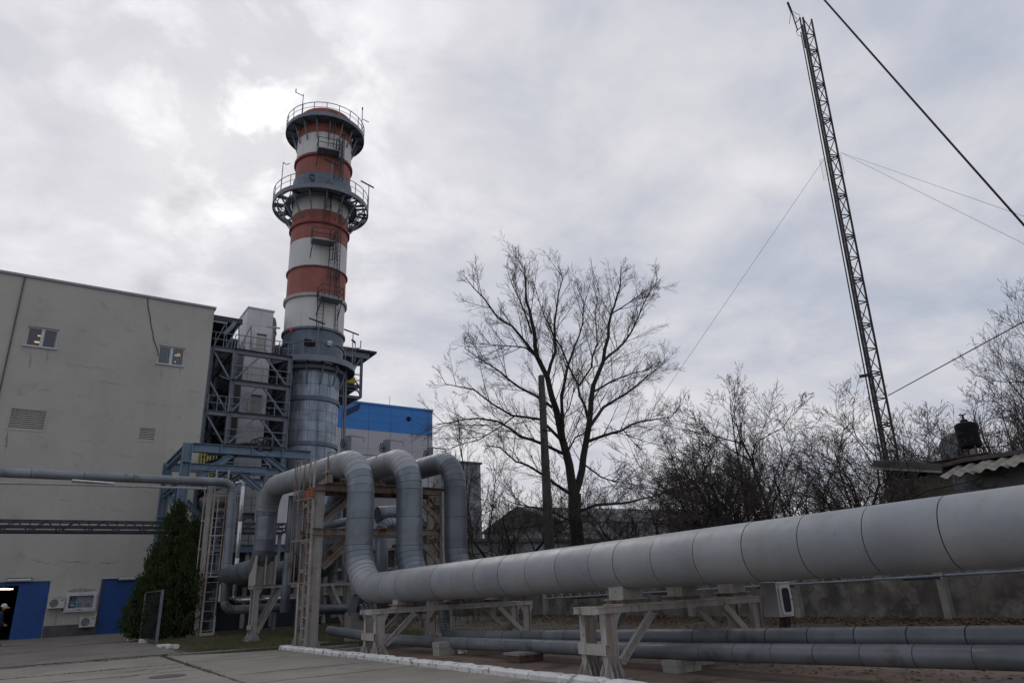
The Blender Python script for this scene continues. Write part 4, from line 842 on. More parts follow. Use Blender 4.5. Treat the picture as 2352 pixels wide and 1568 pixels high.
# masts with lamps and gauges on the rails
def rail_mast(px0, px1, f, r, lamp, arm):
    p = onstack(f, *px0, r) if False else None
for (a_deg, r, zb, h_, kind) in ((215, 3.62, Z['p1'], 2.3, 0), (318, 3.62, Z['p1'], 2.6, 1), (197, 4.25, z2p, 3.0, 2), (340, 4.25, z2p, 3.1, 3), (262, 4.25, z2p, 2.4, 3), (258, 3.55, Z3p, 2.9, 3), (318, 3.55, Z3p, 2.9, 3), (345, 3.55, Z3p, 2.6, 4)):
    a = R(a_deg); p = pol(a, r, zb); mb = MB(); mb.bar(p, p+V(0,0,h_), .06); pm = mb.build('lamp_mast', m_struct, ch)
    mb = MB()
    if kind == 0: mb.bar(p+V(0,0,h_-.2), p+V(-.7,0,h_-.1), .05); mb.bar(p+V(-.7,0,h_-.1), p+V(-.7,0,h_+.3), .07)
    elif kind == 1: mb.bar(p+V(0,0,h_*.6), p+V(.7,0,h_*.55), .05); mb.bar(p+V(0,0,h_), p+V(0,0,h_+.3), .1)
    elif kind == 2: mb.bar(p+V(0,0,h_), p+V(.3,0,h_-.15), .05); mb.bar(p+V(.3,0,h_-.15), p+V(.6,0,h_+.1), .05)
    elif kind == 3: mb.bar(p+V(-.85,-.1,h_+.15), p+V(.55,.1,h_-.05), .13, .08)
    else: mb.bar(p+V(0,0,h_), p+V(-.35,0,h_+.25), .14); mb.bar(p+V(0,0,h_*.8), p+V(.5,0,h_*.85), .05); mb.bar(p+V(.5,0,h_*.85), p+V(.5,0,h_+.3), .06)
    mb.build('lamp', m_dark, pm)
p = onstack(K2, 775, 465, RT+.25); mb = MB(); mb.lathe(p, [(0,.3),(.1,.25),(.12,0),(0,0)], 12); mb.build('beacon', m_redl, ch, 40)
p = onstack(K2, 928, 545, RT+.1); mb = MB(); mb.bar(p+V(-.5,-.0,-.1), p+V(.5,0,-.1), .1, .55); mb.build('inlet_duct', m_black, ch)
p = onstack(K2, 1078, 558, RT+.15); mb = MB(); mb.box(p-V(.2,.1,.2), p+V(.2,.1,.2)); mb.build('junction_box', m_frame, ch)
p = onstack(K1, 460, 730, RT+.25); mb = MB(); mb.tube([p+V(.28*math.cos(a), 0, .28*math.sin(a)) for a in [R(q) for q in range(0, 361, 30)]], .06, 6, False); mb.build('hoist_ring', m_dark, ch)

# ------------------------------------------------------------------ steel access structure beside the chimney
YF = 51.0
def FP(u, v, y=YF): return YP(*K2(u, v), y)
st = thing('steel_access_tower', 'multi storey blue grey steel frame with decks and railings between building and chimney', 'steel structure', (10, YF, 0))
xA, xB = FP(300, 1000).x, FP(755, 900).x
zd = [FP(335, 605).z, FP(335, 848).z, FP(315, 1100).z, FP(295, 1352).z]; dzs = (zd[0]-zd[3])/3
while zd[-1] > 3.2: zd.append(zd[-1]-dzs)
YBk = 57.5; xL = 8.55
for y in (YF, YBk):
    for x in (xL+.1, xA, xB):
        mb = MB(); mb.ibeam((x, y, 0), (x, y, zd[0]+(0 if y == YF else 3)), .3, .32, up=(1,0,0)); mb.build('column', m_struct, st)
for i, z in enumerate(zd):
    for y in (YF, YBk):
        mb = MB(); mb.ibeam((xA+.16, y, z-.16), (xB-.16, y, z-.16), .22, .34); mb.build('floor_beam', m_struct, st)
        if i % 2 == 0: mb = MB(); mb.ibeam((xL+.3, y, z-.16), (xA-.16, y, z-.16), .22, .32); mb.build('floor_beam', m_struct, st)
    for x in (xA, xB): mb = MB(); mb.ibeam((x, YF+.17, z-.16), (x, YBk-.17, z-.16), .2, .3); mb.build('side_beam', m_struct, st)
    mb = MB(); mb.box((xA-.1, YF-.22, z+.012), (xB+.15, YF+1.2, z+.05)); mb.build('deck', m_dark, st)
    if i % 2 == 0: mb = MB(); mb.box((xL+.1, YF-.12, z+.012), (xA-.12, YF+1.2, z+.05)); mb.build('deck', m_dark, st)
    # railing
    mb = MB(); 
    for h_, r_ in ((1.1, .035), (.58, .025)): mb.bar((xA-.1, YF-.2, z+h_), (xB+.12, YF-.2, z+h_), r_*1.6)
    rl = mb.build('handrail', m_struct, st)
    for k in range(5): x = xA-.1+(xB-xA+.22)*k/4; mb = MB(); mb.bar((x, YF-.2, z), (x, YF-.2, z+1.1), .055); mb.build('rail_post', m_struct, rl)
    if i % 2 == 0:
        mb = MB()
        for h_ in (1.1, .58): mb.bar((xL+.1, YF-.1, z+h_), (xA-.2, YF-.1, z+h_), .05)
        rl = mb.build('handrail', m_struct, st)
        for k in range(3): x = xL+.3+(xA-xL-.6)*k/2; mb = MB(); mb.bar((x, YF-.1, z), (x, YF-.1, z+1.1), .05); mb.build('rail_post', m_struct, rl)
    # inverted V braces below each deck
    if i < len(zd)-1:
        xm = (xA+xB)/2; zb = zd[i+1]
        for y in (YF+.05, YBk):
            for xe_, sg in ((xA+.15, -1), (xB-.15, 1)): mb = MB(); mb.bar((xm+sg*.25, y, z-.33), (xe_, y, zb+.1), .14, .14); mb.build('brace', m_struct, st)
        for x in (xL+.1, xA, xB): mb = MB(); mb.bar((x, YF+.3, zb), (x, YBk-.3, z-.3), .11); mb.build('side_brace', m_dark, st)
        mb = MB(); mb.bar((xL+.3, YF+.1, z-.3), (xA-.2, YF+.1, zb+.1), .12); mb.build('brace', m_struct, st)
        # stair flight in the left bay and behind the shaft
        for (xa, xb_, yy_) in ((xL+.3, xA-.2, YF+2.2), (xB-1.9, xB-.3, YF+4.8)):
            a, b = (z, zb) if i % 2 else (zb, z)
            mb = MB()
            for dy in (0, .9): mb.bar((xa, yy_+dy, a), (xb_, yy_+dy, b), .05, .24); mb.bar((xa, yy_+dy, a+1), (xb_, yy_+dy, b+1), .05)
            fl = mb.build('stair_flight', m_dark, st); mb = MB()
            for k in range(9): q = (k+.5)/9; mb.box((xa+(xb_-xa)*q-.12, yy_+.03, a+(b-a)*q), (xa+(xb_-xa)*q+.12, yy_+.87, a+(b-a)*q+.03))
            mb.build('treads', m_dark, fl)
# dark roof over the left bay
p = FP(160, 385, 51); q = FP(392, 440, 51)
mb = MB(); mb.box((xL-.2, 51.2, q.z+.45), (q.x, 60, q.z+.6)); mb.box((xL-.2, 51.0, q.z+.3), (q.x, 51.15, q.z+.72)); mb.build('roof', m_dark, st)
mb = MB()
for k in range(3): x = xL+.3+k*.9; mb.bar((x, 51.3, zd[0]+.1), (x+.7, 51.3, q.z+.4), .09); mb.bar((x+.7, 51.3, q.z+.4), (x+.9, 51.3, zd[0]+.1), .07)
mb.build('roof_truss', m_struct, st)
p = FP(250, 490); mb = MB(); mb.tube([p, p+V(.5, 0, .7), p+V(.7, 0, 1.1)], .18, 10); mb.build('elbow_duct', m_struct, st, 40)
mb = MB(); p = FP(165, 385, 50.6); mb.bar(p, p+V(1.0, 0, 0), .16, .08); mb.build('tube_light', m_lampw, st)
mb = MB(); p = FP(582, 425, 50.6); q = FP(690, 440, 50.6); mb.bar(p, q, .14, .1); mb.bar((p+q)/2, V(((p+q)/2).x, 50.6, zd[0]), .05); mb.build('tube_light', m_lampw, st)
# white clad lift shaft
xs0, xs1 = YP(*K2(470, 290), 54.0).x, YP(*K2(640, 320), 54.0).x; zt = YP(*K2(555, 300), 54.0).z
sh = thing('lift_shaft', 'white panelled lift shaft rising above the steel decks, with doors at the landings', 'lift shaft', (xs0, 54, 0))
xs0 -= .25; nz = 17; hz = zt/nz
for i in range(nz):
    z0, z1 = i*hz+.006, (i+1)*hz-.006
    for (a, b) in ((xs0, (xs0+xs1)/2-.006), ((xs0+xs1)/2+.006, xs1)):
        mb = MB(); mb.box((a, 54.0, z0), (b, 54.08, z1)); mb.build('panel', m_shaft, sh)
    mb = MB(); mb.box((xs0-.02, 54.09, z0), (xs0+.06, 56.8, z1)); mb.build('panel', m_shaft, sh)
    mb = MB(); mb.box((xs1-.06, 54.09, z0), (xs1+.02, 56.8, z1)); mb.build('panel', m_shaft, sh)
mb = MB(); mb.box((xs0+.05, 54.085, 0), (xs1-.065, 56.9, zt-.02)); mb.build('core', m_joint, sh)
mb = MB(); mb.box((xs0-.08, 53.93, zt), (xs1+.08, 56.95, zt+.12)); mb.build('cap', m_shaft, sh)
for (u0, v0, u1, v1) in ((507, 480, 575, 612), (462, 958, 535, 1104)):
    a = YP(*K2(u0, v0), 53.95); b = YP(*K2(u1, v1), 53.95)
    mb = MB(); mb.box((a.x-.18, 53.9, b.z), (a.x, 53.99, a.z+.18)); mb.box((b.x, 53.9, b.z), (b.x+.18, 53.99, a.z+.18)); mb.box((a.x, 53.9, a.z), (b.x, 53.99, a.z+.18)); dfr = mb.build('door_frame', m_frame, sh)
    mb = MB(); mb.box((a.x+.01, 53.95, b.z), (b.x-.01, 53.99, a.z-.12)); mb.build('door', mat('landing_door', (.40, .385, .35), rough=.6), dfr)
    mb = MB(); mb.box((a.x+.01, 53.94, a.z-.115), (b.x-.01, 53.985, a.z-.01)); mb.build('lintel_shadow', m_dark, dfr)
# brown silencer
p = YP(*K2(407, 345), 60); q = YP(*K2(668, 345), 60); rs = (q.x-p.x)/2*.98
sil = thing('silencer', 'brown grey cylindrical vent drum half hidden behind the white lift shaft', 'vent drum', ((p.x+q.x)/2, 60, 0))
mb = MB(); mb.lathe(((p.x+q.x)/2, 60, 0), [(0, 14), (rs, 14), (rs, p.z-.4), (rs*.93, p.z), (0, p.z)], 48); mb.build('drum', m_bcyl, sil, 30)
for i in range(3): mb = MB(); z = p.z-1.4-i*2.2; mb.lathe(((p.x+q.x)/2, 60, 0), [(rs, z), (rs+.06, z+.02), (rs+.06, z+.14), (rs, z+.16)], 48); mb.build('band', m_bcyl, sil, 30)
# boiler house body
bh_ = thing('boiler_house', 'dark clad boiler casing packed with beams behind the steel decks', 'boiler house', (16, 62, 0))
zb_ = FP(300, 600, 62).z
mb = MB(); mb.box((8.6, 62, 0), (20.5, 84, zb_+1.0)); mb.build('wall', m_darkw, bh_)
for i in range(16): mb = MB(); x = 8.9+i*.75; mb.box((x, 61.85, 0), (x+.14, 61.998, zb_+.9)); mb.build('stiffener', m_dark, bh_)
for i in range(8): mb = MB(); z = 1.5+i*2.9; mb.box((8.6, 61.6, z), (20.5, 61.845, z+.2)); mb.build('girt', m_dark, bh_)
# canopy on the right of the chimney
def RP(u, v, y=58): return YP(*K2(u, v), y)
cn = thing('chimney_canopy', 'steel platform with a flat canopy and stair struts on the right of the chimney', 'platform', (22, 58, 0))
p = RP(1190, 612); q = RP(1435, 655); mb = MB(); mb.box((p.x-2, 57.6, q.z+.1), (q.x, 62, q.z+.3)); mb.build('canopy', m_dark, cn)
mb = MB(); mb.box((p.x-2, 57.9, q.z-.45), (q.x-.6, 58.1, q.z+.09)); mb.build('canopy_beam', m_struct, cn)
c0 = RP(1330, 680); c1 = RP(1325, 985); xr = c0.x
for y in (58, 61.5): mb = MB(); mb.ibeam((xr, y, c1.z), (xr, y, q.z-.46), .2, .22, up=(1,0,0)); mb.build('column', m_struct, cn)
pl = RP(1195, 600).x-1; zz_ = c1.z
for z in (zz_, (zz_+RP(1325, 905).z)/2+.6, RP(1325, 905).z):
    mb = MB(); mb.ibeam((pl, 58, z), (xr, 58, z), .18, .22); mb.build('floor_beam', m_struct, cn)
    mb = MB(); mb.box((pl, 58.12, z+.05), (xr, 61.4, z+.12)); mb.build('deck', m_dark, cn)
    mb = MB(); [mb.bar((pl, 58, z+h_), (xr, 58, z+h_), .05) for h_ in (.6, 1.15)]; mb.build('handrail', m_struct, cn)
for (a, b) in (((1320, 680), (1215, 860)), ((1235, 800), (1320, 905)), ((1322, 985), (1200, 1060)), ((1250, 860), (1320, 960))):
    mb = MB(); mb.bar(RP(*a), RP(*b), .12); mb.build('brace', m_struct, cn)
for k in range(4): mb = MB(); mb.tube([RP(1322-k*4, 1030+k*14), RP(1175, 1098+k*14)], .06, 6); mb.build('pipe_rail', m_dark, cn)
for u in (1210, 1190): mb = MB(); mb.bar(RP(u, 760 if u == 1210 else 850, 54), V(RP(u, 1000, 54).x, 54, 6), .16 if u == 1210 else .08); mb.build('riser', m_struct, cn)
mb = MB(); p = RP(1245, 860); mb.box(p-V(.5,.3,.2), p+V(.3,.3,.4)); mb.build('rail_box', m_yel, cn)
# cable reel heap on the portal
# ------------------------------------------------------------------ blue steel portal
YPo = 40.0
def PP(u, v, y=YPo): return YP(*K3(u, v), y)
po = thing('pipe_portal', 'slate blue steel portal frame with heavy columns and beams in front of the building', 'steel portal', (6.2, YPo, 0))
cxp = PP(250, 100).x; ztp = PP(255, 72).z; ybk = 46.6; xrp = PP(1110, 150).x
z2_ = PP(290, 215).z
for y in (YPo, ybk):
    mb = MB(); mb.ibeam((cxp, y, 0), (cxp, y, ztp-.02), .42, .46, up=(1,0,0), t=.035); cc = mb.build('column', m_portal, po)
    for z in (3.0, PP(0, 500).z, z2_): mb = MB(); mb.box((cxp-.25, y-.23, z), (cxp+.25, y+.23, z+.04)); mb.build('stiffener', m_portal, cc)
    mb = MB(); mb.ibeam((cxp+.23, y, ztp-.25), (xrp, y, ztp-.25), .34, .48, t=.03); bb = mb.build('top_beam', m_portal, po)
    for k in range(1, 4): x = cxp+(xrp-cxp)*k/4; mb = MB(); mb.box((x-.02, y-.19, ztp-.5), (x+.02, y+.19, ztp+.0)); mb.build('stiffener', m_portal, bb)
    mb = MB(); mb.ibeam((cxp+.23, y, z2_-.2), (PP(800, 240).x, y, z2_-.2), .3, .38, t=.03); mb.build('middle_beam', m_portal, po)
    mb = MB(); mb.ibeam((PP(560, 140).x, y+.02, ztp-.5), (PP(330, 310).x, y+.02, PP(330, 310).z), .3, .3); mb.build('brace', m_portal, po)
    mb = MB(); mb.ibeam((PP(800, 160).x, y+.02, ztp-.5), (PP(940, 280).x, y+.02, PP(940, 280).z), .28, .28); mb.build('brace', m_portal, po)
    mb = MB(); mb.ibeam((PP(620, 250).x, y+.02, z2_-.35), (PP(760, 400).x, y+.02, PP(760, 400).z), .24, .24); mb.build('brace', m_portal, po)
    mb = MB(); mb.ibeam((cxp+.25, y+.02, PP(255, 480).z), (PP(365, 625).x, y+.02, PP(365, 625).z), .28, .28); mb.build('brace', m_portal, po)
    mb = MB(); mb.ibeam((PP(480, 800).x, y, PP(700, 812).z), (PP(950, 812).x, y, PP(700, 812).z), .3, .4); mb.build('low_beam', m_portal, po)
    for x in (xrp-.2, PP(760, 400).x+.3): mb = MB(); mb.ibeam((x, y, 0), (x, y, (ztp if x > 11 else z2_)-.5), .3, .32, up=(1,0,0)); mb.build('column', m_portal if x > 11 else m_struct, po)
for z, zz2 in ((ztp-.25, .4), (PP(0, 470).z+1, .3)): mb = MB(); mb.ibeam((cxp, YPo+.25, z), (cxp, ybk-.25, z), .3, zz2); mb.build('side_beam', m_portal, po)
mb = MB(); mb.ibeam((cxp, YPo+.25, 5.2), (cxp, ybk-.25, PP(200, 385).z+1.4), .2, .2); mb.build('side_brace', m_portal, po)
mb = MB(); mb.bar((cxp, YPo+.4, ztp-.6), (cxp, YPo+2.4, ztp-2.8), .16); mb.build('side_brace', m_portal, po)
for k in range(2): x = PP(530+k*160, 300).x; mb = MB(); mb.ibeam((x, YPo+.2, z2_-.2), (x, ybk-.2, z2_-.2), .2, .3); mb.build('side_beam', m_portal, po)
mb = MB(); p = PP(380, 215, 41); q = PP(800, 170, 41); mb.chan(V(p.x, 41, q.z), V(q.x, 41, q.z), .6, .16); mb.chan(p, V(PP(620, 170, 41).x, 41, q.z), .5, .14); mb.build('inclined_tray', m_portal, po)
# clump of coiled hose / valve wheels on top
hp = thing('hose_coils', 'dark heap of coiled hoses and wheels lying on the top beam of the blue portal', 'hose coils', (10, YPo, ztp))
c0 = PP(775, 85)
for k in range(6):
    mb = MB(); rr = .28+.06*(k % 3); cc = c0+V((k-2.5)*.16, .1*(k % 2), .0); mb.tube([cc+V(.25*math.sin(k)*math.cos(a)*rr, rr*math.cos(a)*.9, rr*math.sin(a)) if k % 2 else cc+V(rr*math.cos(a), 0, rr*math.sin(a)) for a in [R(q) for q in range(0, 361, 30)]], .05, 6, False); mb.build('coil', m_dark, hp)
mb = MB(); mb.tube([PP(580, 88), PP(650, 78), PP(740, 82)], .09, 8); mb.build('hose', m_dark, hp)
# yellow ladder cages
for (u0, u1, v0, v1, lb, y) in ((335, 450, 75, 190, 'yellow caged ladder above the top beam of the blue portal', 48.0), (150, 190, 180, 530, 'yellow ladder behind the left columns of the blue portal', 47.4)):
    a = PP(u0, v0, y); b = PP(u1, v1, y); t = thing('yellow_ladder', lb, 'ladder', (a.x, y, b.z), 'yellow ladders on the steelwork')
    mb = MB(); n = 7 if u0 > 200 else 2
    for k in range(n): x = a.x+(b.x-a.x)*k/(n-1); mb.bar((x, y, b.z-2), (x, y, a.z), .07)
    for k in range(4): z = b.z-1+(a.z-b.z+.9)*k/3; mb.bar((a.x, y+.03, z), (b.x, y+.03, z), .08, .05)
    mb.build('cage_bars', m_yel, t)
    for k in range(8): z = b.z-1.5+k*(a.z-b.z+1.4)/8; xm = (a.x+b.x)/2; hw_ = min(.3, (b.x-a.x)/2); mb = MB(); mb.bar((xm-hw_, y+.2, z), (xm+hw_, y+.2, z), .05); mb.build('rung', m_yel, t)
# ------------------------------------------------------------------ lattice pipe bridge along the facade
YT = 38.6
tr = thing('lattice_bridge', 'dark grey lattice cable bridge running level along the grey facade', 'lattice bridge', (0, YT, 5))
def TP(px, py): return YP(px, py, YT)
za_, zb2 = TP(190, 1196).z, TP(190, 1220).z; x0, x1 = -14, PP(950, 700, YT).x
for y in (YT, YT+.9):
    for z in (za_, (za_+zb2)/2, zb2): mb = MB(); mb.bar((x0, y, z), (x1, y, z), .075); mb.build('chord', m_dark, tr)
x = x0; k = 0; sp_ = 1.15
while x < x1:
    mb = MB(); mb.bar((x, YT, zb2), (x+sp_*.5, YT, za_), .05); mb.bar((x+sp_*.5, YT, za_), (x+sp_*.98, YT, zb2), .05); mb.bar((x+sp_*.98, YT, zb2), (x+sp_*.98, YT+.9, zb2+.05), .09, .04); mb.bar((x, YT+.9, zb2), (x+sp_*.5, YT+.9, za_), .04); mb.bar((x, YT, za_), (x, YT+.9, za_), .05); mb.bar((x, YT, zb2), (x, YT, za_), .05); mb.build('lattice_panel', m_dark, tr); x += sp_
for i in range(3): mb = MB(); mb.tube([(x0, YT+.25+i*.2, zb2+.06), (x1, YT+.25+i*.2, zb2+.06)], .03, 6); mb.build('cable', m_cable, tr)
mb = MB(); mb.bar((x1-.3, YT+.4, 0), (x1-.3, YT+.4, zb2), .16); mb.build('post', m_struct, tr)
mb = MB(); mb.bar((cxp+.6, YT+.4, 0), (cxp+.6, YT+.4, zb2), .16); mb.build('post', m_struct, tr)

# ------------------------------------------------------------------ left pipe, its post and caged ladder
YL = 35.6
def LP(u, v, y=YL): return YP(*K3(u, v), y)
t = thing('overhead_pipe', 'dark grey pipe crossing in front of the grey building and turning down beside the ladder', 'pipe', (0, YL, 6))
a = YP(0, 1085, YL); b = LP(550, 350); c = LP(520, 1243); d = LP(930, 1228)
zt_ = (a.z+b.z)/2
pipeline(t, [(-16, YL, zt_), (LP(565, 350).x, YL, zt_), (LP(545, 800).x, YL, c.z), (LP(930, 1228).x, YL, c.z)], .20, [.45, .4], 2.0, [5, 4], m_low, n=20, groove=.01, gd=.006)
t = thing('lagged_pipe', 'thin pale lagged pipe hung under the overhead pipe', 'pipe', (0, YL, 6))
mb = MB(); mb.tube([(-16, YL-.15, zt_-.42), (-2, YL-.15, zt_-.46), (1.2, YL-.15, zt_-.40), (LP(380, 355).x, YL-.15, zt_-.36)], .055, 8); mb.build('lagging', m_support, t, 40)
mb = MB(); p = YP(165, 1103, YL-.15); q = YP(262, 1110, YL-.15); mb.tube([p, q], .075, 8); mb.build('silver_sleeve', m_silver, t, 40)
t = thing('silver_pipe', 'bright silver jacketed pipe dropping beside the dark elbow and running right at knee height', 'pipe', (8.3, YL, 1))
xv_ = LP(600, 700).x; pts = [(xv_-.05, YL-.4, LP(610, 385).z), (xv_, YL-.4, LP(572, 1180).z), (LP(1000, 1190).x, YL-.4, LP(572, 1180).z)]
pipeline(t, pts, .10, [.22], 1.6, [4], m_silver, n=16, groove=.008, gd=.004)
mb = MB(); p = Vector(pts[0]); mb.tube([p+V(-.35,0,.12), p+V(-.1,0,.2), p+V(0,0,0)], .07, 8); mb.tube([p+V(-.2,0,.3), p+V(.1,0,.1)], .04, 6); mb.build('gooseneck', m_silver, t, 40)
t = thing('standpipe', 'short white standpipe between the caged ladder and the dark pipe', 'pipe', (7.7, YL+.5, 0))
mb = MB(); x = LP(535, 600, YL+.6).x; mb.tube([(x, YL+.6, 1.5), (x, YL+.6, LP(535, 400).z)], .13, 12); mb.lathe((x, YL+.6, LP(535, 400).z), [(.13,0),(.15,.05),(.12,.16),(0,.2)], 12); mb.build('stem', m_frame, t, 40)
t = thing('horn_duct', 'dull beige horn shaped duct mouth behind the caged ladder', 'duct', (7, 39, 5))
mb = MB(); p0 = PP(350, 520, 39.4); p1 = PP(500, 455, 39.4); mb.lathe(p0, [(.0,0),(.42,0),(.46,.1),(.40,.6),(.5,1.6),(.52,1.7)], 24, ax=(p1-p0)); mb.build('duct', m_bcyl, t, 40)
t = thing('ladder_post', 'white steel post with caged ladder standing beside the cypress', 'post', (7.1, 36.6, 0))
xt, xb_ = LP(400, 355, 36.6), LP(318, 1415, 36.6); xm = (xt.x+xb_.x)/2
mb = MB(); mb.box((xm-.11, 36.5, 0), (xm+.11, 36.72, xt.z+.05)); mb.build('post', m_support, t)
mb = MB(); mb.box((xm-.4, 36.3, -.05), (xm+.45, 36.95, .16)); mb.build('footing', m_fpost, t)
mb = MB(); [mb.bar((xm-.3, 36.5, z), (xm-.14, 36.5, z), .05) for z in (1.1, 2.5, 3.9, 5.2)]; mb.bar((xm-.26, 36.5, .2), (xm-.26, 36.5, xt.z), .04); mb.build('conduit', m_support, t)
xl = (LP(440, 300, 36.2).x+LP(352, 1410, 36.2).x)/2; xr_ = (LP(525, 300, 36.2).x+LP(442, 1400, 36.2).x)/2; zl = LP(445, 260, 36.2).z
ladder(t, (xl, 36.2), (xr_, 36.2), .12, zl, .42, m_support, .085)
mb = MB(); mb.bar((xr_+.02, 36.17, .9), (xr_+.02, 36.17, zl-.4), .05); mb.build('rust_strip', m_rust, t)
cage(t, (xl, 36.2), (xr_, 36.2), (.9, -.5), LP(0, 1022, 36.2).z, LP(0, 430, 36.2).z, 2.2, m_support, .45, .045, nb=3)
mb = MB(); mb.bar((xl, 36.2, .12), (xr_, 36.2, .12), .12); mb.build('sill_beam', m_support, t)

# ------------------------------------------------------------------ valves, stems and pipes behind the loops
for (u0, u1, vt, vb, ar, lb) in ((205, 290, 540, 700, (440, 595), 'grey valve stem drum with handwheel behind the nearest loop'), (676, 762, 592, 760, (925, 625), 'grey valve stem drum with handwheel between the first and second loops'), (1210, 1288, 685, 840, (1440, 700), 'grey valve stem drum with handwheel behind the third loop')):
    y = 27.5; a = YP(*L6(u0, vt), y); b = YP(*L6(u1, vt), y); z0 = YP(*L6(u0, vb), y).z-.6; cxv = (a.x+b.x)/2; rv = (b.x-a.x)/2*.92; t = thing('valve_stem', lb, 'valve', (cxv, y, z0), 'valve stems above the pipe loops')
    mb = MB(); mb.lathe((cxv, y, 0), [(0, z0), (rv, z0), (rv, a.z), (rv*.97, a.z+.02), (0, a.z+.02)], 24); mb.build('drum', m_blue2, t, 40)
    mb = MB(); e = YP(*L6(ar[0], ar[1]-30), y); mb.bar((cxv, y, a.z+.06), (e.x, y, a.z+.02), .05); mb.bar((e.x, y, a.z+.04), (e.x, y, a.z-.18), .04); mb.build('arm', m_galv, t)
    hw = V(cxv-rv-.14, y-.15, a.z-.35); mb = MB(); ri = .19; mb.tube([hw+V(.25*ri*math.cos(q), -.6*ri*math.cos(q), ri*math.sin(q)) for q in [R(x) for x in range(0, 361, 24)]], .022, 6, False); whl = mb.build('handwheel', m_dark, t)
    for q in (0, 60, 120): mb = MB(); o_ = V(.25*ri*math.cos(R(q)), -.6*ri*math.cos(R(q)), ri*math.sin(R(q))); mb.bar(hw-o_, hw+o_, .022); mb.build('spoke', m_dark, whl)
    mb = MB(); mb.tube([hw, (cxv-rv, y-.05, a.z-.35)], .03, 6); mb.build('spindle', m_dark, t)
# big valve body
p = XP(*K4(680, 1160), 8.9); t = thing('gate_valve', 'grey flanged valve body with side duct next to the lower elbow of the nearest loop', 'valve', (8.9, 24, 0))
yv = 24.3
def VP_(u, v): return YP(*K4(u, v), yv)
mb = MB(); pr_ = [VP_(662, 1095), VP_(705, 1095), VP_(690, 1150), VP_(672, 1240), VP_(635, 1240), VP_(632, 1185)]; n = len(pr_); vs = [q for q in pr_] + [q+V(.1, .5, 0) for q in pr_]; mb.add(vs, [tuple(range(n))[::-1], tuple(range(n, 2*n))]+[(i, (i+1) % n, n+(i+1) % n, n+i) for i in range(n)]); mb.build('side_duct', m_loop, t)
mb = MB(); a = VP_(695, 1212); b = VP_(800, 1205); mb.tube([a, b], .24, 20); [mb.tube([a.lerp(b, q), a.lerp(b, q+.06)], .3, 20) for q in (.25, .5, .75)]; mb.build('body', m_blue2, t, 40)
mb = MB(); mb.lathe(VP_(684, 1092), [(0, .0), (.22, .0), (.22, .04), (.05, .05), (.04, .25), (0, .25)], 16); mb.build('bonnet', m_galv, t, 40)
mb = MB()
for u in (775, 800): mb.tube([VP_(u, 1200), VP_(u, 1130)], .035, 8)
mb.build('studs', m_galv, t)
mb = MB(); q = VP_(660, 1300); mb.box((q.x-.1, yv, 0), (q.x+.8, yv+.6, .95)); mb.build('plinth', m_fpost, t)
# thin pipe family behind the tower
def vpipe(lb, pts, r, mm=m_loop, n=16): t = thing('service_pipe', lb, 'pipe', pts[0], 'smaller service pipes behind the loops'); pipeline(t, pts, r, [.35]*(len(pts)-2), 1.8, [4]*(len(pts)-2), mm, n=n, groove=.01, gd=.006)
q = YP(*K4(250, 430), 28.5); q2 = YP(*K4(200, 1110), 28.5)
vpipe('dark vertical pipe dropping just left of the rusty ladder tower', [(q.x, 28.5, q.z), (q.x-.05, 28.5, 1.0)], .17, m_loopd)
for (u, v0, v1, y, r, lb, mm) in ((425, 470, 1150, 33, .17, 'grey vertical pipe just right of the rusty ladder tower', m_loop), (530, 640, 1160, 34, .17, 'middle grey vertical pipe between tower and first loop', m_loop), (600, 740, 1165, 34.5, .15, 'thin vertical pipe left of the first loop leg', m_loop), (850, 620, 900, 27.5, .27, 'fat vertical pipe seen between the first and second loop', m_loop), (1135, 620, 880, 26, .16, 'vertical pipe right behind the second loop leg', m_loopd), (1195, 620, 880, 25.5, .17, 'elbowed vertical pipe between the second and third loops', m_loop)):
    a = YP(*K4(u, v0), y); b = YP(*K4(u, v1), y); vpipe(lb, [(a.x-.9 if u != 850 else a.x+.8, y, a.z), (a.x, y, a.z), (b.x, y, max(b.z-.6, .3))], r, mm)
for (u0, v0, u1, v1, y, r, lb, mm) in ((400, 652, 640, 595, 27, .16, 'upper sloping grey pipe passing behind the tower towards the first loop', m_loop), (440, 680, 640, 640, 27.6, .12, 'lower sloping grey pipe under the first one behind the tower', m_loop), (400, 1195, 640, 1195, 30, .2, 'dark horizontal pipe near the ground right of the tower', m_loopd), (820, 560, 950, 550, 28, .36, 'fat dark cross pipe visible between the first two loops', m_loopd)):
    a = YP(*K4(u0, v0), y); b = YP(*K4(u1, v1), y); t = thing('cross_pipe', lb, 'pipe', a, 'cross pipes behind the loops'); pipeline(t, [a, b], r, [], 1.3, [], mm, n=18, groove=.01, gd=.006)
# low dark plant room and frames far below the structure
t = thing('pump_house', 'low dark plant room with pale posts under the steel decks', 'plant room', (12, 43, 0))
mb = MB(); mb.box((9.0, 44, 0), (21, 48, 4.2)); mb.build('wall', m_darkw, t)
for i in range(8): mb = MB(); x = 9.0+i*1.6; mb.box((x, 43.8, 0), (x+.22, 43.995, 4.2)); mb.build('post', m_support if i % 3 == 1 else m_struct, t)
for i in range(2): mb = MB(); mb.box((8.8, 43.6, 1.6+i*1.4), (21, 43.79, 1.75+i*1.4)); mb.build('rail', m_support, t)
mb = MB(); mb.box((8.8, 43.4, 4.2), (21.2, 48.2, 4.35)); mb.build('roof', m_struct, t)
mb = MB(); mb.box((12.5, 48.2, 0), (15.5, 50.2, 9)); tag(mb.build('vent_box', m_shaft), 'pale cladded box under the steel decks seen through the portal', 'cabin')
t = thing('blue_tarp_roof', 'small patch of bright blue sheet roof seen between the loops', 'shed', (24, 60, 0))
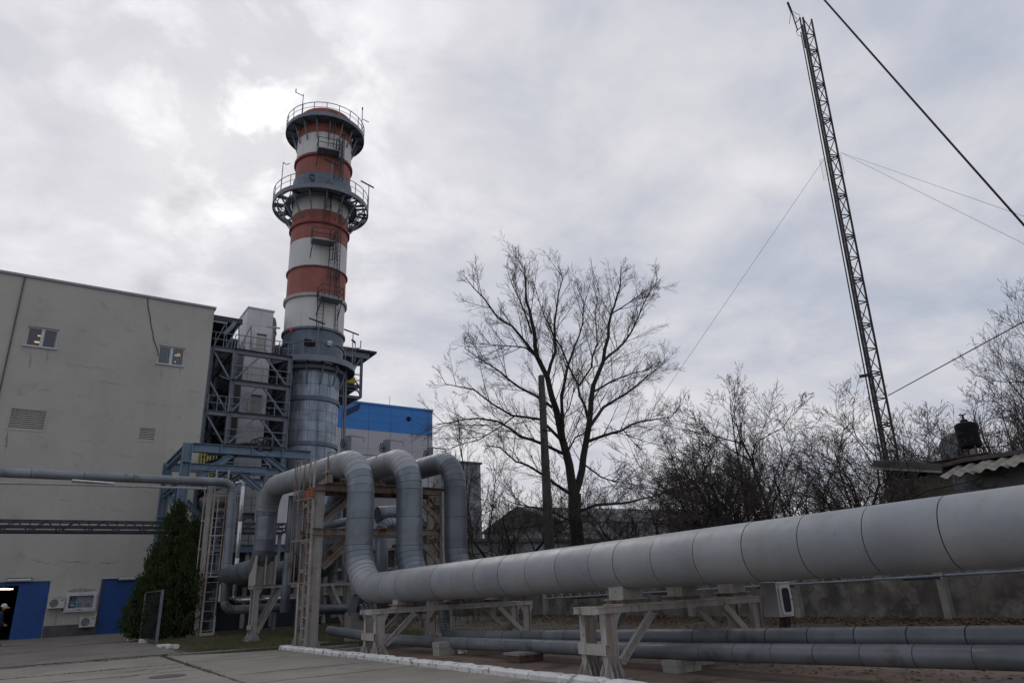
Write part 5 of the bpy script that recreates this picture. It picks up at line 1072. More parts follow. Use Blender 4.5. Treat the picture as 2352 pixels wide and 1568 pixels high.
p = YP(*L6(770, 1215), 60); mb = MB(); xe_ = YP(*L6(1300, 1215), 60).x; mb.box((p.x-3, 60, 0), (xe_, 66, p.z-.3)); mb.build('wall', m_far, t); mb = MB(); mb.add([(p.x-3.2, 59.8, p.z-.29), (xe_+.2, 59.8, p.z-.29), (xe_+.2, 66.2, p.z+.9), (p.x-3.2, 66.2, p.z+.9), (p.x-3.2, 59.8, p.z-.2), (xe_+.2, 59.8, p.z-.2), (xe_+.2, 66.2, p.z+1), (p.x-3.2, 66.2, p.z+1)], [(0,1,5,4),(4,5,6,7),(3,2,1,0),(1,2,6,5),(3,0,4,7),(2,3,7,6)]); mb.build('roof', m_tarp, t)

# ------------------------------------------------------------------ blue and white hall, far buildings
hb = thing('blue_white_hall', 'large hall with bright blue upper band over white cladding behind the chimney', 'building', (40, 90, 0))
xr = YP(*L6(1281, 400), 90).x; zt = YP(*L6(1281, 240), 90).z; zm = YP(*L6(1281, 537), 90).z; x0 = xr-34
n = 10
for i in range(n):
    a, b = x0+(xr-x0)*i/n, x0+(xr-x0)*(i+1)/n
    for k in range(3): mb = MB(); z = [zm, zm+(zt-zm)*.34, zm+(zt-zm)*.67, zt]; mb.box((a+.02, 90, z[k]+.01), (b-.02, 90.15, z[k+1]-.01)); mb.build('blue_panel', m_bb, hb)
    for k in range(9): z0, z1 = zm*k/9, zm*(k+1)/9; mb = MB(); mb.box((a+.02, 90, z0+.01), (b-.02, 90.15, z1-.01)); mb.build('white_panel', m_bw, hb)
mb = MB(); mb.box((x0+.1, 90.12, 0), (xr-.05, 130, zt-.05)); mb.build('wall', m_bw, hb)
mb = MB(); mb.box((x0, 89.9, zt), (xr+.1, 130.2, zt+.3)); mb.build('roof_cap', m_bb, hb)
mb = MB(); mb.box((xr-.8, 89.93, 0), (xr-.72, 89.998, zt)); mb.build('downpipe', m_joint, hb)
p = YP(*L6(990, 325), 89.9); mb = MB(); mb.lathe(p, [(0,.12),(.28,.12),(.36,.0)], 16, ax=(0,-1,0)); mb.build('round_vent', m_black, hb)
p = YP(*L6(755, 180), 90); mb = MB(); mb.bar((p.x, 90, zt), (p.x, 90, zt+1.6), .05); mb.build('lightning_rod', m_galv, hb)
a = YP(*L2(500, 1400), 110); b = YP(*L2(750, 1340), 110); c = YP(*L2(1130, 1262), 110); 
fh = thing('far_hall', 'long pale industrial hall with low roof beyond the trees', 'building', (90, 110, 0))
mb = MB(); mb.box((a.x+8, 110, 0), (c.x+30, 140, c.z-5)); mb.build('wall', m_far, fh)
mb = MB(); mb.add([(a.x+7,109.5,c.z-5),(c.x+31,109.5,c.z-5),(c.x+31,125,c.z),(a.x+7,125,c.z-.5),(c.x+31,141,c.z-5),(a.x+7,141,c.z-5)], [(0,1,2,3),(3,2,4,5),(1,4,2),(0,3,5),(0,5,4,1)]); mb.build('roof', m_farr, fh)
for i in range(12): mb = MB(); x = a.x+11+i*6; mb.box((x, 109.9, 6), (x+3.5, 109.98, 8.5)); mb.build('window', m_glass, fh)
a = YP(*L2(155, 1080), 120); b = YP(*L2(243, 1095), 120); fb2 = thing('far_block', 'tall grey block far behind the third loop', 'building', (a.x, 120, 0))
mb = MB(); mb.box((a.x-6, 120, 0), (b.x, 132, a.z)); mb.build('wall', m_far2, fb2)
for i in range(7):
    for k in range(4): mb = MB(); x = a.x-5+k*2.4; z = 2+i*3.3; mb.box((x, 119.93, z), (x+1.3, 119.99, z+1.5)); mb.build('window', m_glass, fb2)
mb = MB(); mb.box((a.x-6.3, 119.7, a.z), (b.x+.3, 132.3, a.z+.4)); mb.build('roof', m_farr, fb2)
# hidden low boundary beyond the yard on the right: weathered sheds
t = thing('grey_shed', 'low grey shed behind the loops with weathered wall', 'shed', (30, 52, 0))
mb = MB(); mb.box((26, 50, 0), (60, 56, 5.2)); mb.build('wall', m_far2, t); mb = MB(); mb.box((25.7, 49.6, 5.2), (60.3, 56.4, 5.45)); mb.build('roof', m_farr, t)

# ------------------------------------------------------------------ mast, cables, pole
ms_ = thing('lattice_mast', 'tall dark guyed lattice radio mast leaning slightly above the bare trees', 'mast', (43, 22, 0))
B0 = V(43.05, 22, 0); B1 = YP(1850, 48, 22); ax = (B1-B0).normalized(); rv_ = V(B0.y, -B0.x, 0).normalized(); rf = ax.cross(rv_).normalized()
legs = [rv_*(.46*math.cos(a))+rf*(.46*math.sin(a)) for a in (R(12), R(132), R(252))]
for i, o_ in enumerate(legs): mb = MB(); mb.tube([B0+o_, B1+o_], .075 if i != 2 else .085, 6); mb.build('leg', m_mast, ms_)
H = (B1-B0).length; nsec = 13; hs = H/nsec
for i in range(nsec):
    z0 = H-(i+1)*hs; mb = MB(); p = lambda k, z: B0+ax*z+legs[k % 3]
    for k in range(3):
        mb.bar(p(k, z0+.08), p(k+1, z0+.08), .065); mb.bar(p(k, z0-.10), p(k+1, z0-.10), .06); mb.bar(p(k, z0+hs/2), p(k+1, z0+hs/2), .06)
        mb.bar(p(k, z0+.1), p(k+1, z0+hs/2), .05); mb.bar(p(k+1, z0+hs/2), p(k, z0+hs-.1), .05)
    mb.build('lattice_section', m_mast, ms_)
mb = MB(); q = rv_*-.5; mb.tube([B0+q, B1+q-ax*1], .045, 6); mb.build('cable_run', m_cable, ms_)
tp = YP(1833, 60, 22); t2_ = YP(1809, 8, 22); mb = MB(); mb.tube([YP(1832, 70, 22), YP(1818, 28, 22)], .05, 6); mb.tube([YP(1818, 28, 22), YP(1809, 6, 22)], .09, 6); 
for e_ in ((1813, 55), (1838, 36), (1830, 45)): mb.tube([YP(1817, 25, 22), YP(*e_, 22)], .02, 4)
mb.bar(YP(1826, 55, 22), YP(1838, 42, 22), .07); mb.bar(YP(1829, 72, 22), YP(1843, 60, 22), .07); mb.tube([YP(1829, 72, 22), YP(1833, 82, 22), YP(1840, 84, 22)], .02, 4); mb.bar(YP(1837, 40, 22), YP(1850, 110, 22), .09); mb.build('top_antenna', m_mast, ms_)
mb = MB(); g0_ = YP(1896, 364, 22.6); g1_ = YP(1906, 410, 22.6)
for k in range(13): q = g0_.lerp(g1_, k/12); mb.bar(q-rv_*.42, q+rv_*.35, .012); mb.bar(q+rv_*.75, q+rv_*1.05, .012)
for o_ in (-.42, .35, 1.05): mb.bar(g0_+rv_*o_, g1_+rv_*o_, .014)
mb.build('grid_antenna', m_wire, ms_)
mb = MB(); p = YP(1838+163, 860, 22); mb.bar(p-rv_*.7, p, .12, .2); mb.build('side_lamp', m_mast, ms_)
def cable(lb, A, B, r, m_, k0=0, k1=1, sag=0, name='guy_wire', cat='cable', group=None):
    P = [A+(B-A)*(k0+(k1-k0)*i/16) + V(0,0,-sag*(1-((i-8)/8)**2)) for i in range(17)]
    mb = MB(); mb.tube(P, r, 6); tag(mb.build(name, m_, smooth=60), lb, cat, group)
gA = YP(1893, 365, 22); d_ = ray(1540, 880); gB = V(0,0,EYE)+d_*48
cable('thin guy wire falling left from the mast into the big bare tree', gA, gB, .012, m_wire, 0, 1.25)
gA = YP(1930, 350, 22); cable('upper thin guy wire running right from the mast', gA, V(0,0,EYE)+ray(2352, 497)*32, .011, m_wire, 0, 1.6)
cable('lower thin guy wire running right from the mast', gA, V(0,0,EYE)+ray(2352, 560)*36, .011, m_wire, 0, 1.6)
cable('short dark cable rising right from the foot of the mast', YP(2040, 908, 22), V(0,0,EYE)+ray(2352, 738)*34, .03, m_mast, 0, 1.4)
cable('thick black cable crossing the upper right sky', V(0,0,EYE)+ray(1895, 0)*17, V(0,0,EYE)+ray(2352, 515)*14, .022, m_cable, -.6, 1.5, .05, 'power_cable')
t = thing('concrete_pole', 'old square concrete pole standing left of the big bare tree', 'pole', (23, 31, 0))
p0 = XP(1262, 1258, 23.5); p1 = YP(1243, 862, p0.y); f0 = p0+(p0-p1)*(p0.z/(p1.z-p0.z)); f0.z = 0
mb = MB(); 
def tap(a, b, w0, w1): d = (b-a); mb.prof(a, b, [(-w0,-w0),(w0,-w0),(w0,w0),(-w0,w0)], up=(0,1,0), scale2=w1/w0)
tap(f0, p1, .23, .13); mb.build('shaft', m_pole, t)
for k in range(9): q = f0.lerp(p1, .12+k*.09); wd_ = .23-.1*(.12+k*.09); mb = MB(); mb.box(q-V(.05, wd_+.006, .3), q+V(.05, -wd_+.05, .3)); mb.build('recess', m_dark, t)
mb = MB(); q = f0.lerp(p1, .75); mb.bar(q-V(.3,.3,0), q+V(.5,.0,0), .08); mb.bar(q-V(.3,.3,.5), q+V(.0,.0,-.4), .06); mb.build('bracket', m_dark, t)

# ------------------------------------------------------------------ shed house at the right, tank, dish
hs_ = thing('old_house', 'old low rendered house behind the wall with patched corrugated roof, at the right edge', 'house', (27, 5, 0))
e0 = XP(*K8(490, 345), 27); wl = XP(*K8(597, 560), 27).y
mb = MB(); mb.box((27, -12, 0), (33, wl, 4.75)); mb.build('wall', m_house, hs_)
rl_ = [XP(*K8(u, v), 26.7) for u, v in ((490, 332), (870, 352), (1000, 318), (1331, 272))]
rl_.append(rl_[-1]+(rl_[-1]-rl_[-2])*6)
for i in range(len(rl_)-1):
    a, b = rl_[i], rl_[i+1]
    th = .34 if i == 0 else .14
    vs = []
    for x, dz_ in ((26.7, 0), (31.5, .25)):
        for p in (a, b): vs += [(x, p.y + (.004 if p is b else -.004), p.z-th+dz_), (x, p.y + (.004 if p is b else -.004), p.z+dz_)]
    mb = MB(); mb.add(vs, [(0,2,3,1),(4,5,7,6),(1,3,7,5),(0,4,6,2),(0,1,5,4),(2,6,7,3)]); mb.build('roof_sheet', m_asbd, hs_)
mb = MB(); a = rl_[0]; b = rl_[1]; mb.bar(a+V(-.06, 0, -.32), b+V(-.06, 0, -.30), .05, .07); mb.build('gutter', m_galv, hs_)
mb = MB(); a = rl_[0]; b = rl_[1]; mb.box((26.9, a.y-.3, a.z-.62), (31, b.y, a.z-.40)); mb.build('eave_board', m_black, hs_)
ea = XP(*K8(870, 435), 25.3); eb = XP(*K8(1331, 352), 25.3)
ny_ = 9; wsh = 1.02; slope = (eb.z-ea.z)/(ea.y-eb.y)
for i in range(12):
    mb = MB(); vs = []; nn_ = 25; y1 = ea.y-i*wsh; zz = ea.z+slope*(ea.y-y1)
    for (xx, dz_) in ((25.25, 0), (26.9, .50)):
        for th in (0, .02):
            for j in range(nn_): yy = y1-wsh*1.04*j/(nn_-1); vs.append((xx+.03*(i % 2), yy, zz+slope*(y1-yy)+dz_+.055*math.cos(2*math.pi*j/ (nn_-1)*2.5)+th+.006*(i % 2)))
    k = nn_; fs = [(j, j+1, 2*k+j+1, 2*k+j) for j in range(k-1)]+[(k+j+1, k+j, 3*k+j, 3*k+j+1) for j in range(k-1)]+[(j+1, j, k+j, k+j+1) for j in range(k-1)]
    mb.add(vs, fs); mb.build('corrugated_sheet', m_asb if i < 5 else m_asbd, hs_)
mb = MB(); mb.box((26.93, 4.0, 3.6), (26.998, 5.6, 4.5)); mb.build('window', m_far, hs_)
p = XP(*K8(930, 420), 26.97); mb = MB(); mb.box((26.94, p.y-2.6, 3.4), (26.998, p.y, 4.6)); mb.build('patched_plaster', m_far2, hs_)
tk = XP(*K8(1038, 262), 27.6); tkt = XP(*K8(1030, 118), 27.6)
t = thing('water_tank', 'black plastic water tank on a small stand on the house roof', 'water tank', (27.6, tk.y, tk.z-.5))
r_ = .36; mb = MB(); h_ = tkt.z-tk.z; c_ = V(27.6, tk.y, tk.z); prf = [(0,0),(r_*.9,0),(r_,.06)]
for k in range(5): z = .1+k*(h_-.25)/5; prf += [(r_, z), (r_*.99, z+.03), (r_, z+.06)]
prf += [(r_, h_-.14), (r_*.95, h_-.06), (r_*.6, h_), (.12, h_+.03), (.12, h_+.1), (0, h_+.12)]
mb.lathe(c_, prf, 32, ax=(0, 0, 1)); mb.build('drum', m_tank, t, 40)
mb = MB(); tp_ = c_+V(0, 0, 1)*(h_+.1); mb.tube([tp_, tp_+V(0,0,.2)], .04, 6); mb.bar(tp_+V(0,-.12,.18), tp_+V(0,.12,.2), .04); mb.build('inlet', m_mast, t)
for dx, dy in ((-.3,-.25),(.3,-.25),(-.3,.25),(.3,.25)): mb = MB(); mb.bar(c_+V(dx,dy,0), c_+V(dx,dy,-.75), .05); mb.build('leg', m_rust, t)
mb = MB(); mb.box(c_+V(-.45,-.6,-.35), c_+V(.45,.9,-.3)); mb.build('stand', m_rust, t)
p = XP(*K8(965, 268), 29.5); t = thing('satellite_dish', 'weathered grey satellite dish leaning beside the black tank', 'satellite dish', p)
mb = MB(); mb.lathe(p, [(.0,-.12),(.25,-.1),(.45,-.05),(.62,.03),(.64,.03),(.45,-.07),(0,-.15)], 28, ax=(-.8,-.35,.1)); mb.build('reflector', m_far2, t, 60)
mb = MB(); mb.bar(p, p+V(.1,.1,-1.3), .07); mb.build('stand', m_dark, t); mb = MB(); mb.bar(p+V(0,0,-.5), p+V(-.6,-.3,0), .03); mb.bar(p+V(-.6,-.3,-.05), p+V(-.6,-.3,.06), .08); mb.build('feed_arm', m_dark, t)

# ------------------------------------------------------------------ wire fence leaf beside the cypress
a = XP(*K5(1165, 350), 4.6); b = XP(*K5(1335, 318), 4.75); g0 = GP(*K5(1130, 765)); g1 = GP(*K5(1300, 798)); 
g0 = V(4.62, 36.6, 0); g1 = V(4.72, 32.5, 0); hgt = XP(*K5(1335, 318), 4.72).z
t = thing('mesh_gate', 'wire mesh gate leaf with grey steel posts standing in front of the cypress', 'gate', g1)
for g, w_ in ((g0, .05), (g1, .10)): mb = MB(); mb.bar(g, g+V(0,0,hgt), w_, w_); mb.build('post', m_galv if w_ < .08 else m_loop, t)
mb = MB(); mb.bar(g0+V(0,0,hgt-.03), g1+V(0,0,hgt-.03), .05); mb.bar(g0+V(0,0,.12), g1+V(0,0,.12), .05); mb.build('rail', m_loopd, t)
mb = MB(); d_ = g1-g0; n = 30
for i in range(1, n): q = g0+d_*i/n; mb.bar(q+V(0,0,.12), q+V(0,0,hgt-.05), .0045)
for i in range(1, 12): z = .12+(hgt-.2)*i/12; mb.bar(g0+V(0,0,z), g1+V(0,0,z), .0045)
mb.build('wire_mesh', m_dark, t)

# ------------------------------------------------------------------ cypress
cy0 = V(5.62, 37.6, 0); ztop = YP(402, 1168, 37.6).z
t = thing('cypress', 'dense dark green cypress standing beside the ladder post', 'tree', cy0)
lobes = [(cy0.x+.10, 37.6, ztop, 1.0), (cy0.x+1.05, 38.0, ztop*.90, .72), (cy0.x-.85, 37.2, ztop*.46, .85), (cy0.x+.7, 37.0, ztop*.66, 1.02), (cy0.x-.42, 37.4, ztop*.72, .95)]
def lobr(h): return (math.sin(math.pi*min(1, .18+h*.5))**.8)*(1-h)**.62*1.25
mb = MB()
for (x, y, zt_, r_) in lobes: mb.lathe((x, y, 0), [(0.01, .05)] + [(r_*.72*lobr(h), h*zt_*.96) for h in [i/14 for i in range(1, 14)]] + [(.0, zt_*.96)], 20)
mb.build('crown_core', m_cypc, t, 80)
mb = MB(); mb.tube([cy0, cy0+V(0,0,2)], .16, 8); mb.build('trunk', m_bark, t)
rc = random.Random(11); vs = []; fs = []
for _ in range(1150):
    x, y, zt_, r_ = rc.choices(lobes, weights=[5, 2, 2.6, 3, 3.2])[0]; h = rc.random()**1.1; a = rc.uniform(0, 2*math.pi); rr = r_*lobr(h)*rc.uniform(.80, 1.12)*(1+.16*math.sin(a*4+h*11)+.1*math.sin(a*9-h*25))
    cx_, cy_, cz_ = x+rr*math.cos(a), y+rr*math.sin(a), h*zt_*1.01+.1; cs = rc.uniform(.09, .22); lean = V(math.cos(a)*rc.uniform(.05,.5), math.sin(a)*rc.uniform(.05,.5), 1).normalized()
    for _k in range(34):
        q = V(rc.gauss(0, .5), rc.gauss(0, .5), rc.gauss(0, .5))*cs; q += lean*rc.uniform(-1, 1.6)*cs; c = V(cx_, cy_, cz_)+q
        if c.z < .05: c.z = rc.uniform(.05, .3)
        up_ = (lean+q*1.5+V(rc.uniform(-.3,.3), rc.uniform(-.3,.3), rc.uniform(0,.4))).normalized()
        sd_ = up_.cross(V(rc.uniform(-1,1), rc.uniform(-1,1), .1)).normalized(); L_ = rc.uniform(.06, .15); w_ = rc.uniform(.012, .028); b = len(vs)
        vs += [(c-sd_*w_).to_tuple(), (c+sd_*w_).to_tuple(), (c+up_*L_*.6+sd_*w_*1.1).to_tuple(), (c+up_*L_).to_tuple(), (c+up_*L_*.6-sd_*w_*1.1).to_tuple()]; fs += [(b, b+1, b+2, b+4), (b+4, b+2, b+3)]
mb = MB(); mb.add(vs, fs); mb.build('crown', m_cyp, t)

# ------------------------------------------------------------------ bare trees
class Tree:
    def __init__(s, seed): s.r = random.Random(seed); s.tv = []; s.tf = []; s.wv = []; s.wf = []
    def limb(s, pts, r0, r1, n, twig=False):
        V_, F_ = (s.wv, s.wf) if twig else (s.tv, s.tf); k = len(pts); b = len(V_); d = (pts[-1]-pts[0]).normalized(); u = d.orthogonal().normalized(); w_ = d.cross(u)
        cs = [(u*math.cos(2*math.pi*j/n)+w_*math.sin(2*math.pi*j/n)) for j in range(n)]
        for i, p in enumerate(pts):
            rr = r0+(r1-r0)*(i/(k-1))
            for c in cs: V_.append((p.x+c.x*rr, p.y+c.y*rr, p.z+c.z*rr))
        for i in range(k-1):
            for j in range(n): F_.append((b+i*n+j, b+i*n+(j+1) % n, b+(i+1)*n+(j+1) % n, b+(i+1)*n+j))
    def path(s, p, d, L_, nseg, wig, up):
        pts = [p]; d = d.normalized()
        for i in range(nseg):
            d = (d+V(s.r.gauss(0, wig), s.r.gauss(0, wig), s.r.gauss(0, wig)+up)).normalized(); p = p+d*(L_/nseg); pts.append(p)
        return pts
    def side(s, d, lo=30, hi=62):
        u = d.orthogonal().normalized(); u.rotate(Matrix.Rotation(s.r.uniform(0, 2*math.pi), 3, d)); a = R(s.r.uniform(lo, hi)); return d*math.cos(a)+u*math.sin(a)
    def kids(s, pts, L_, r, lvl, spec, t0=.2):
        cnt, lf, up, wig, ln, hn = spec[lvl]; k = len(pts)-1
        for i in range(cnt):
            t = t0+(1-t0)*(i+s.r.random())/cnt; t = min(t, .97); q = t*k; j = int(q); p = pts[j].lerp(pts[j+1], q-j); d = (pts[j+1]-pts[j]).normalized()
            cl = L_*lf*s.r.uniform(.6, 1.15)*(1.15-.6*t); cr = max(r*(1-t*.7)*.5, .0062)
            s.grow(p, s.side(d, ln, hn), cl, cr, lvl+1, spec)
        # leader tip forks
    def grow(s, p, d, L_, r, lvl, spec):
        last = lvl >= len(spec); nseg = 5 if lvl <= 1 else (4 if lvl == 2 else 3)
        up, wig = (spec[min(lvl, len(spec)-1)][2], spec[min(lvl, len(spec)-1)][3])
        
        if lvl == 0 and len(spec) == 4 and spec[0][0] == 9: nseg, wig = 9, .20
        if lvl == 1 and len(spec) == 4 and spec[0][0] == 9: nseg, wig = 6, .17
        pts = s.path(p, d, L_, nseg, wig, up); s.limb(pts, r, max(r*(.1 if lvl < 2 else .3), .004), 6 if lvl <= 1 else (4 if lvl == 2 else 3), lvl >= 2)
        if not last: s.kids(pts, L_, r, lvl, spec)
def finish(T, root):
    mb = MB(); mb.v, mb.f, mb.m = T.tv, T.tf, [0]*len(T.tf); mb.build('trunk', m_bark, root, 60)
    mb = MB(); mb.v, mb.f, mb.m = T.wv, T.wf, [0]*len(T.wf); mb.build('crown', m_twig, root)
# the big tree, limbs traced one by one
YT2 = 33.0
T = Tree(4); rng = T.r
limbs = [([(735,1500),(716,1330),(717,1235)],.50,.40,0), ([(714,1250),(690,1090),(655,960),(640,890),(600,740),(580,650),(530,550),(490,310),(475,270),(467,130),(465,85)],.36,.03,.4),
 ([(580,650),(620,520),(615,380),(635,230),(655,160),(645,105)],.15,.02,-1), ([(660,960),(655,850),(650,740),(680,600),(740,440),(760,310),(775,240)],.15,.02,-2), ([(718,1240),(760,1050),(790,880),(810,690),(860,570),(900,330),(945,200),(950,90)],.30,.03,-.3),
 ([(860,570),(960,480),(1020,380),(1090,230),(1135,150)],.11,.02,1), ([(900,330),(1010,260),(1110,190)],.07,.015,-1), ([(530,550),(400,390),(330,350),(260,250),(170,150)],.13,.02,.8), ([(500,430),(440,260),(380,120)],.08,.015,-1.4),
 ([(690,1230),(560,1140),(480,1090),(420,1070),(340,1000),(250,990)],.13,.02,-1.5), ([(655,1030),(560,985),(440,945),(330,870),(230,855),(20,885)],.14,.02,1), ([(645,960),(545,860),(400,840),(300,780),(210,710),(60,680)],.13,.02,-1),
 ([(605,800),(520,740),(440,700),(340,620),(280,580),(160,500)],.12,.02,1.6), ([(785,970),(900,930),(1050,870),(1200,850),(1260,780)],.13,.02,-1.2), ([(790,900),(860,800),(960,740),(1100,630),(1190,560)],.14,.02,1.2), ([(815,720),(900,670),(1000,630),(1110,600)],.09,.02,-1.8),
 ([(745,1320),(820,1290),(960,1280),(1100,1250),(1246,1190)],.12,.02,-1), ([(770,1090),(850,1150),(960,1180),(1060,1190)],.07,.015,1), ([(705,1370),(620,1330),(500,1300),(380,1270)],.10,.02,-1.4), ([(780,850),(740,740),(735,690),(690,600),(650,500),(560,330),(520,200)],.11,.02,2), ([(738,690),(800,600),(830,480),(820,330),(840,200)],.09,.015,-2.2),
 ([(690,1010),(720,950),(780,925)],.07,.05,.2), ([(540,560),(470,500),(360,490),(230,480)],.07,.015,-.8), ([(420,840),(340,900),(240,960),(100,1000)],.06,.015,.6), ([(950,900),(1000,960),(1050,1010)],.05,.015,.3), ([(640,880),(690,800),(720,690)],.06,.02,-1.5)]
spec2 = {2: (8, .50, .07, .045, 24, 46), 3: (5, .55, .06, .05, 22, 44), 4: (1, .7, .05, .05, 18, 36)}
specL = [None, None, spec2[2], spec2[3], spec2[4]]
for li, (uv, r0, r1, off) in enumerate(limbs):
    k = len(uv)-1; base = []
    for i, (u, v) in enumerate(uv):
        o_ = off*(i/k) if li not in (0,) else 0; o_ += rng.uniform(-.15, .15)*(i > 0)*(li > 0); base.append(YP(*L2(u, v), YT2+o_))
    if li == 0: g = base[0].copy(); g += (base[0]-base[1])*(g.z/(base[1].z-base[0].z)); g.z = -.1; base = [g]+base
    pts = []
    for a, b in zip(base, base[1:]):
        m_n = max(1, int((b-a).length/.8))
        for q in range(m_n): pts.append(a.lerp(b, q/m_n) + (V(rng.gauss(0,.04), rng.gauss(0,.04), rng.gauss(0,.03)) if q else V(0,0,0)))
    pts.append(base[-1]); T.limb(pts, r0*.82, r1, 8 if r0 > .1 else 5)
    if li == 0: continue
    tot = sum((b-a).length for a, b in zip(pts, pts[1:])); cnt = int(tot*2.0)
    for i in range(cnt):
        t_ = .12+.88*(i+rng.random())/cnt; t_ = min(t_, .985); q = t_*(len(pts)-1); j = int(q); p = pts[j].lerp(pts[j+1], q-j); d = (pts[j+1]-pts[j]).normalized()
        L_ = rng.uniform(1.5, 4.3)*(1.1-.6*t_)*(1.15 if r0 > .2 else 1); T.grow(p, T.side(d, 24, 52)+V(0,0,.10), L_, .028*(1.15-.5*t_), 2, specL)
bt = thing('bare_tree', 'big leafless tree forking low, with a broad crown behind the concrete pole', 'tree', (26, 33, 0), 'bare winter trees')
finish(T, bt)
def proto(seed, h, kind):
    T = Tree(seed); r = T.r
    if kind == 'round':
        spec = [(9, .66, .05, .09, 28, 62), (9, .55, .05, .10, 28, 58), (8, .5, .05, .08, 26, 52), (3, .55, .04, .07, 22, 45)]
        for k in range(3):
            a = 2*math.pi*(k/3)+r.random(); T.grow(V(.2*math.cos(a), .2*math.sin(a), -.1), V(math.cos(a)*.62, math.sin(a)*.62, 1), h*.8, .0135*h, 0, spec)
    elif kind == 'upright':
        spec = [(18, .42, .10, .05, 22, 48), (8, .42, .08, .08, 22, 50), (6, .45, .05, .10, 25, 50), (2, .5, .05, .1, 25, 50)]
        T.grow(V(0,0,-.1), V(.05, .02, 1), h*.95, .012*h, 0, spec)
        T.grow(V(.2,0,-.1), V(-.22, -.1, 1), h*.85, .009*h, 0, spec)
    elif kind == 'poplar':
        spec = [(46, .42, .22, .03, 14, 26), (9, .35, .12, .05, 12, 28), (5, .4, .08, .06, 14, 30)]
        T.grow(V(0,0,-.1), V(0,0,1), h*.97, .014*h, 0, spec)
    return T
def place(T, label, x, y, s_=1, rot=0, sc=None, src=None, name='bare_tree', grp='bare winter trees'):
    if src is None:
        r_ = thing(name, label, 'tree', (0,0,0), grp); finish(T, r_)
    else:
        r_ = src.copy(); COL.objects.link(r_); r_['label'] = label
        for c in src.children: q = c.copy(); COL.objects.link(q); q.parent = r_
    r_.location = (x, y, 0); r_.rotation_euler = (0, 0, rot); r_.scale = (s_*(sc or 1), s_*(sc or 1), s_); return r_
def hgt_at(px, py, X): return XP(px, py, X).z
def spot(px, X, ybase=1190): p = XP(px, ybase, X); return p.y
# (px, ytop, X, kind, label)
tl = [(1715, 843, 30, 'U', 'young tree with straight forked stems, tallest at the left of the thicket'), (1830, 905, 28, 'A', 'crooked bare tree in the thicket just right of the straight young tree'),
 (1905, 862, 31, 'B', 'bare tree in the middle of the thicket with arching limbs'), (1990, 880, 29, 'A', 'bare tree left of the mast with twisted stems'), (2085, 945, 31, 'B', 'bushy bare tree around the foot of the mast'), (2145, 990, 29, 'A', 'low bushy bare tree between the mast and the black tank'),
 (1600, 1010, 27, 'B', 'low spreading bare tree at the left end of the thicket'), (1770, 985, 25.5, 'B', 'dark low tree in front of the young straight tree'), (2040, 1010, 27, 'A', 'low dark tree below the mast'),
 (1215, 1085, 26, 'A', 'small round bare tree left of the concrete pole'), (1135, 1080, 28, 'B', 'small bare tree beside the third pipe loop'), (1100, 935, 40, 'U', 'slim upright bare tree right of the blue and white hall'), (985, 1040, 60, 'U', 'thin bare sapling in front of the white hall wall'),
 (1530, 1060, 29, 'A', 'small bare tree right of the big tree trunk'), (1660, 1020, 26, 'A', 'arching bare tree leaning over the left part of the thicket'),
 (1800, 925, 33, 'U', 'slim straight bare tree right of the forked young tree'), (2180, 1040, 33, 'B', 'low bare tree just left of the satellite dish'), (2400, 1010, 36, 'A', 'bare tree behind the house roof at the right edge'), (1450, 1110, 30, 'B', 'low bare tree just right of the big trunk')]
P_ = {'A': proto(21, 9, 'round'), 'B': proto(33, 9, 'round'), 'U': proto(8, 11, 'upright')}; HT = {}
for k, T in P_.items(): HT[k] = max(v[2] for v in T.wv)
SRC = {}; rr_ = random.Random(9)
for (px, yt, X, k, lb) in tl:
    y = spot(px, X); h = hgt_at(px, yt, X); s_ = h/HT[k]*(1.12 if k != 'U' else 1)
    o = place(P_[k], lb, X, y, s_, rr_.uniform(0, 6.28), {'A': 1.12, 'B': 1.08, 'U': .95}[k]*(1.15 if yt > 1000 else 1), SRC.get(k)); SRC.setdefault(k, o)
# right edge tree and poplars
Tr = proto(57, 12, 'round'); HT['R'] = max(v[2] for v in Tr.wv)
p = XP(2560, 1050, 32); h = XP(2560, 520, 32).z; place(Tr, 'large bare tree whose crown enters at the right edge above the house', 32, p.y, h/HT['R'], 2.6, .72)
Tp = proto(71, 14, 'poplar'); HT['P'] = max(v[2] for v in Tp.wv)
src = None
for px, yt, X, lb in ((2290, 905, 60, 'narrow upright poplar behind the water tank'), (2335, 880, 62, 'second upright poplar at the right edge behind the roof'), (2385, 900, 64, 'upright poplar just beyond the right edge')):
    y = XP(px, 1040, X).y; o = place(Tp, lb, X, y, XP(px, yt, X).z/HT['P'], rr_.uniform(0, 6), 1.1, src); src = src or o
# undergrowth: tangled brush nobody could count
T = Tree(99); r = T.r; spec = [(5, .55, .08, .14, 25, 60), (4, .5, .06, .15, 25, 60)]
for i in range(50):
    X = r.uniform(23, 31); Y = r.uniform(10, 36); h = r.uniform(1.8, 4.0) if Y > 14 else r.uniform(1.6, 2.8)
    T.grow(V(X, Y, 0), V(r.uniform(-.4,.4), r.uniform(-.4,.4), 1), h, .02, 1, [None]+spec)
mb = MB(); b = len(T.tv); mb.v = T.tv+T.wv; mb.f = T.tf+[tuple(i+b for i in f) for f in T.wf]; mb.m = [0]*len(mb.f)
tag(mb.build('undergrowth', m_twig), 'tangled bare brush below the trees behind the concrete wall', 'brush', kind='stuff')
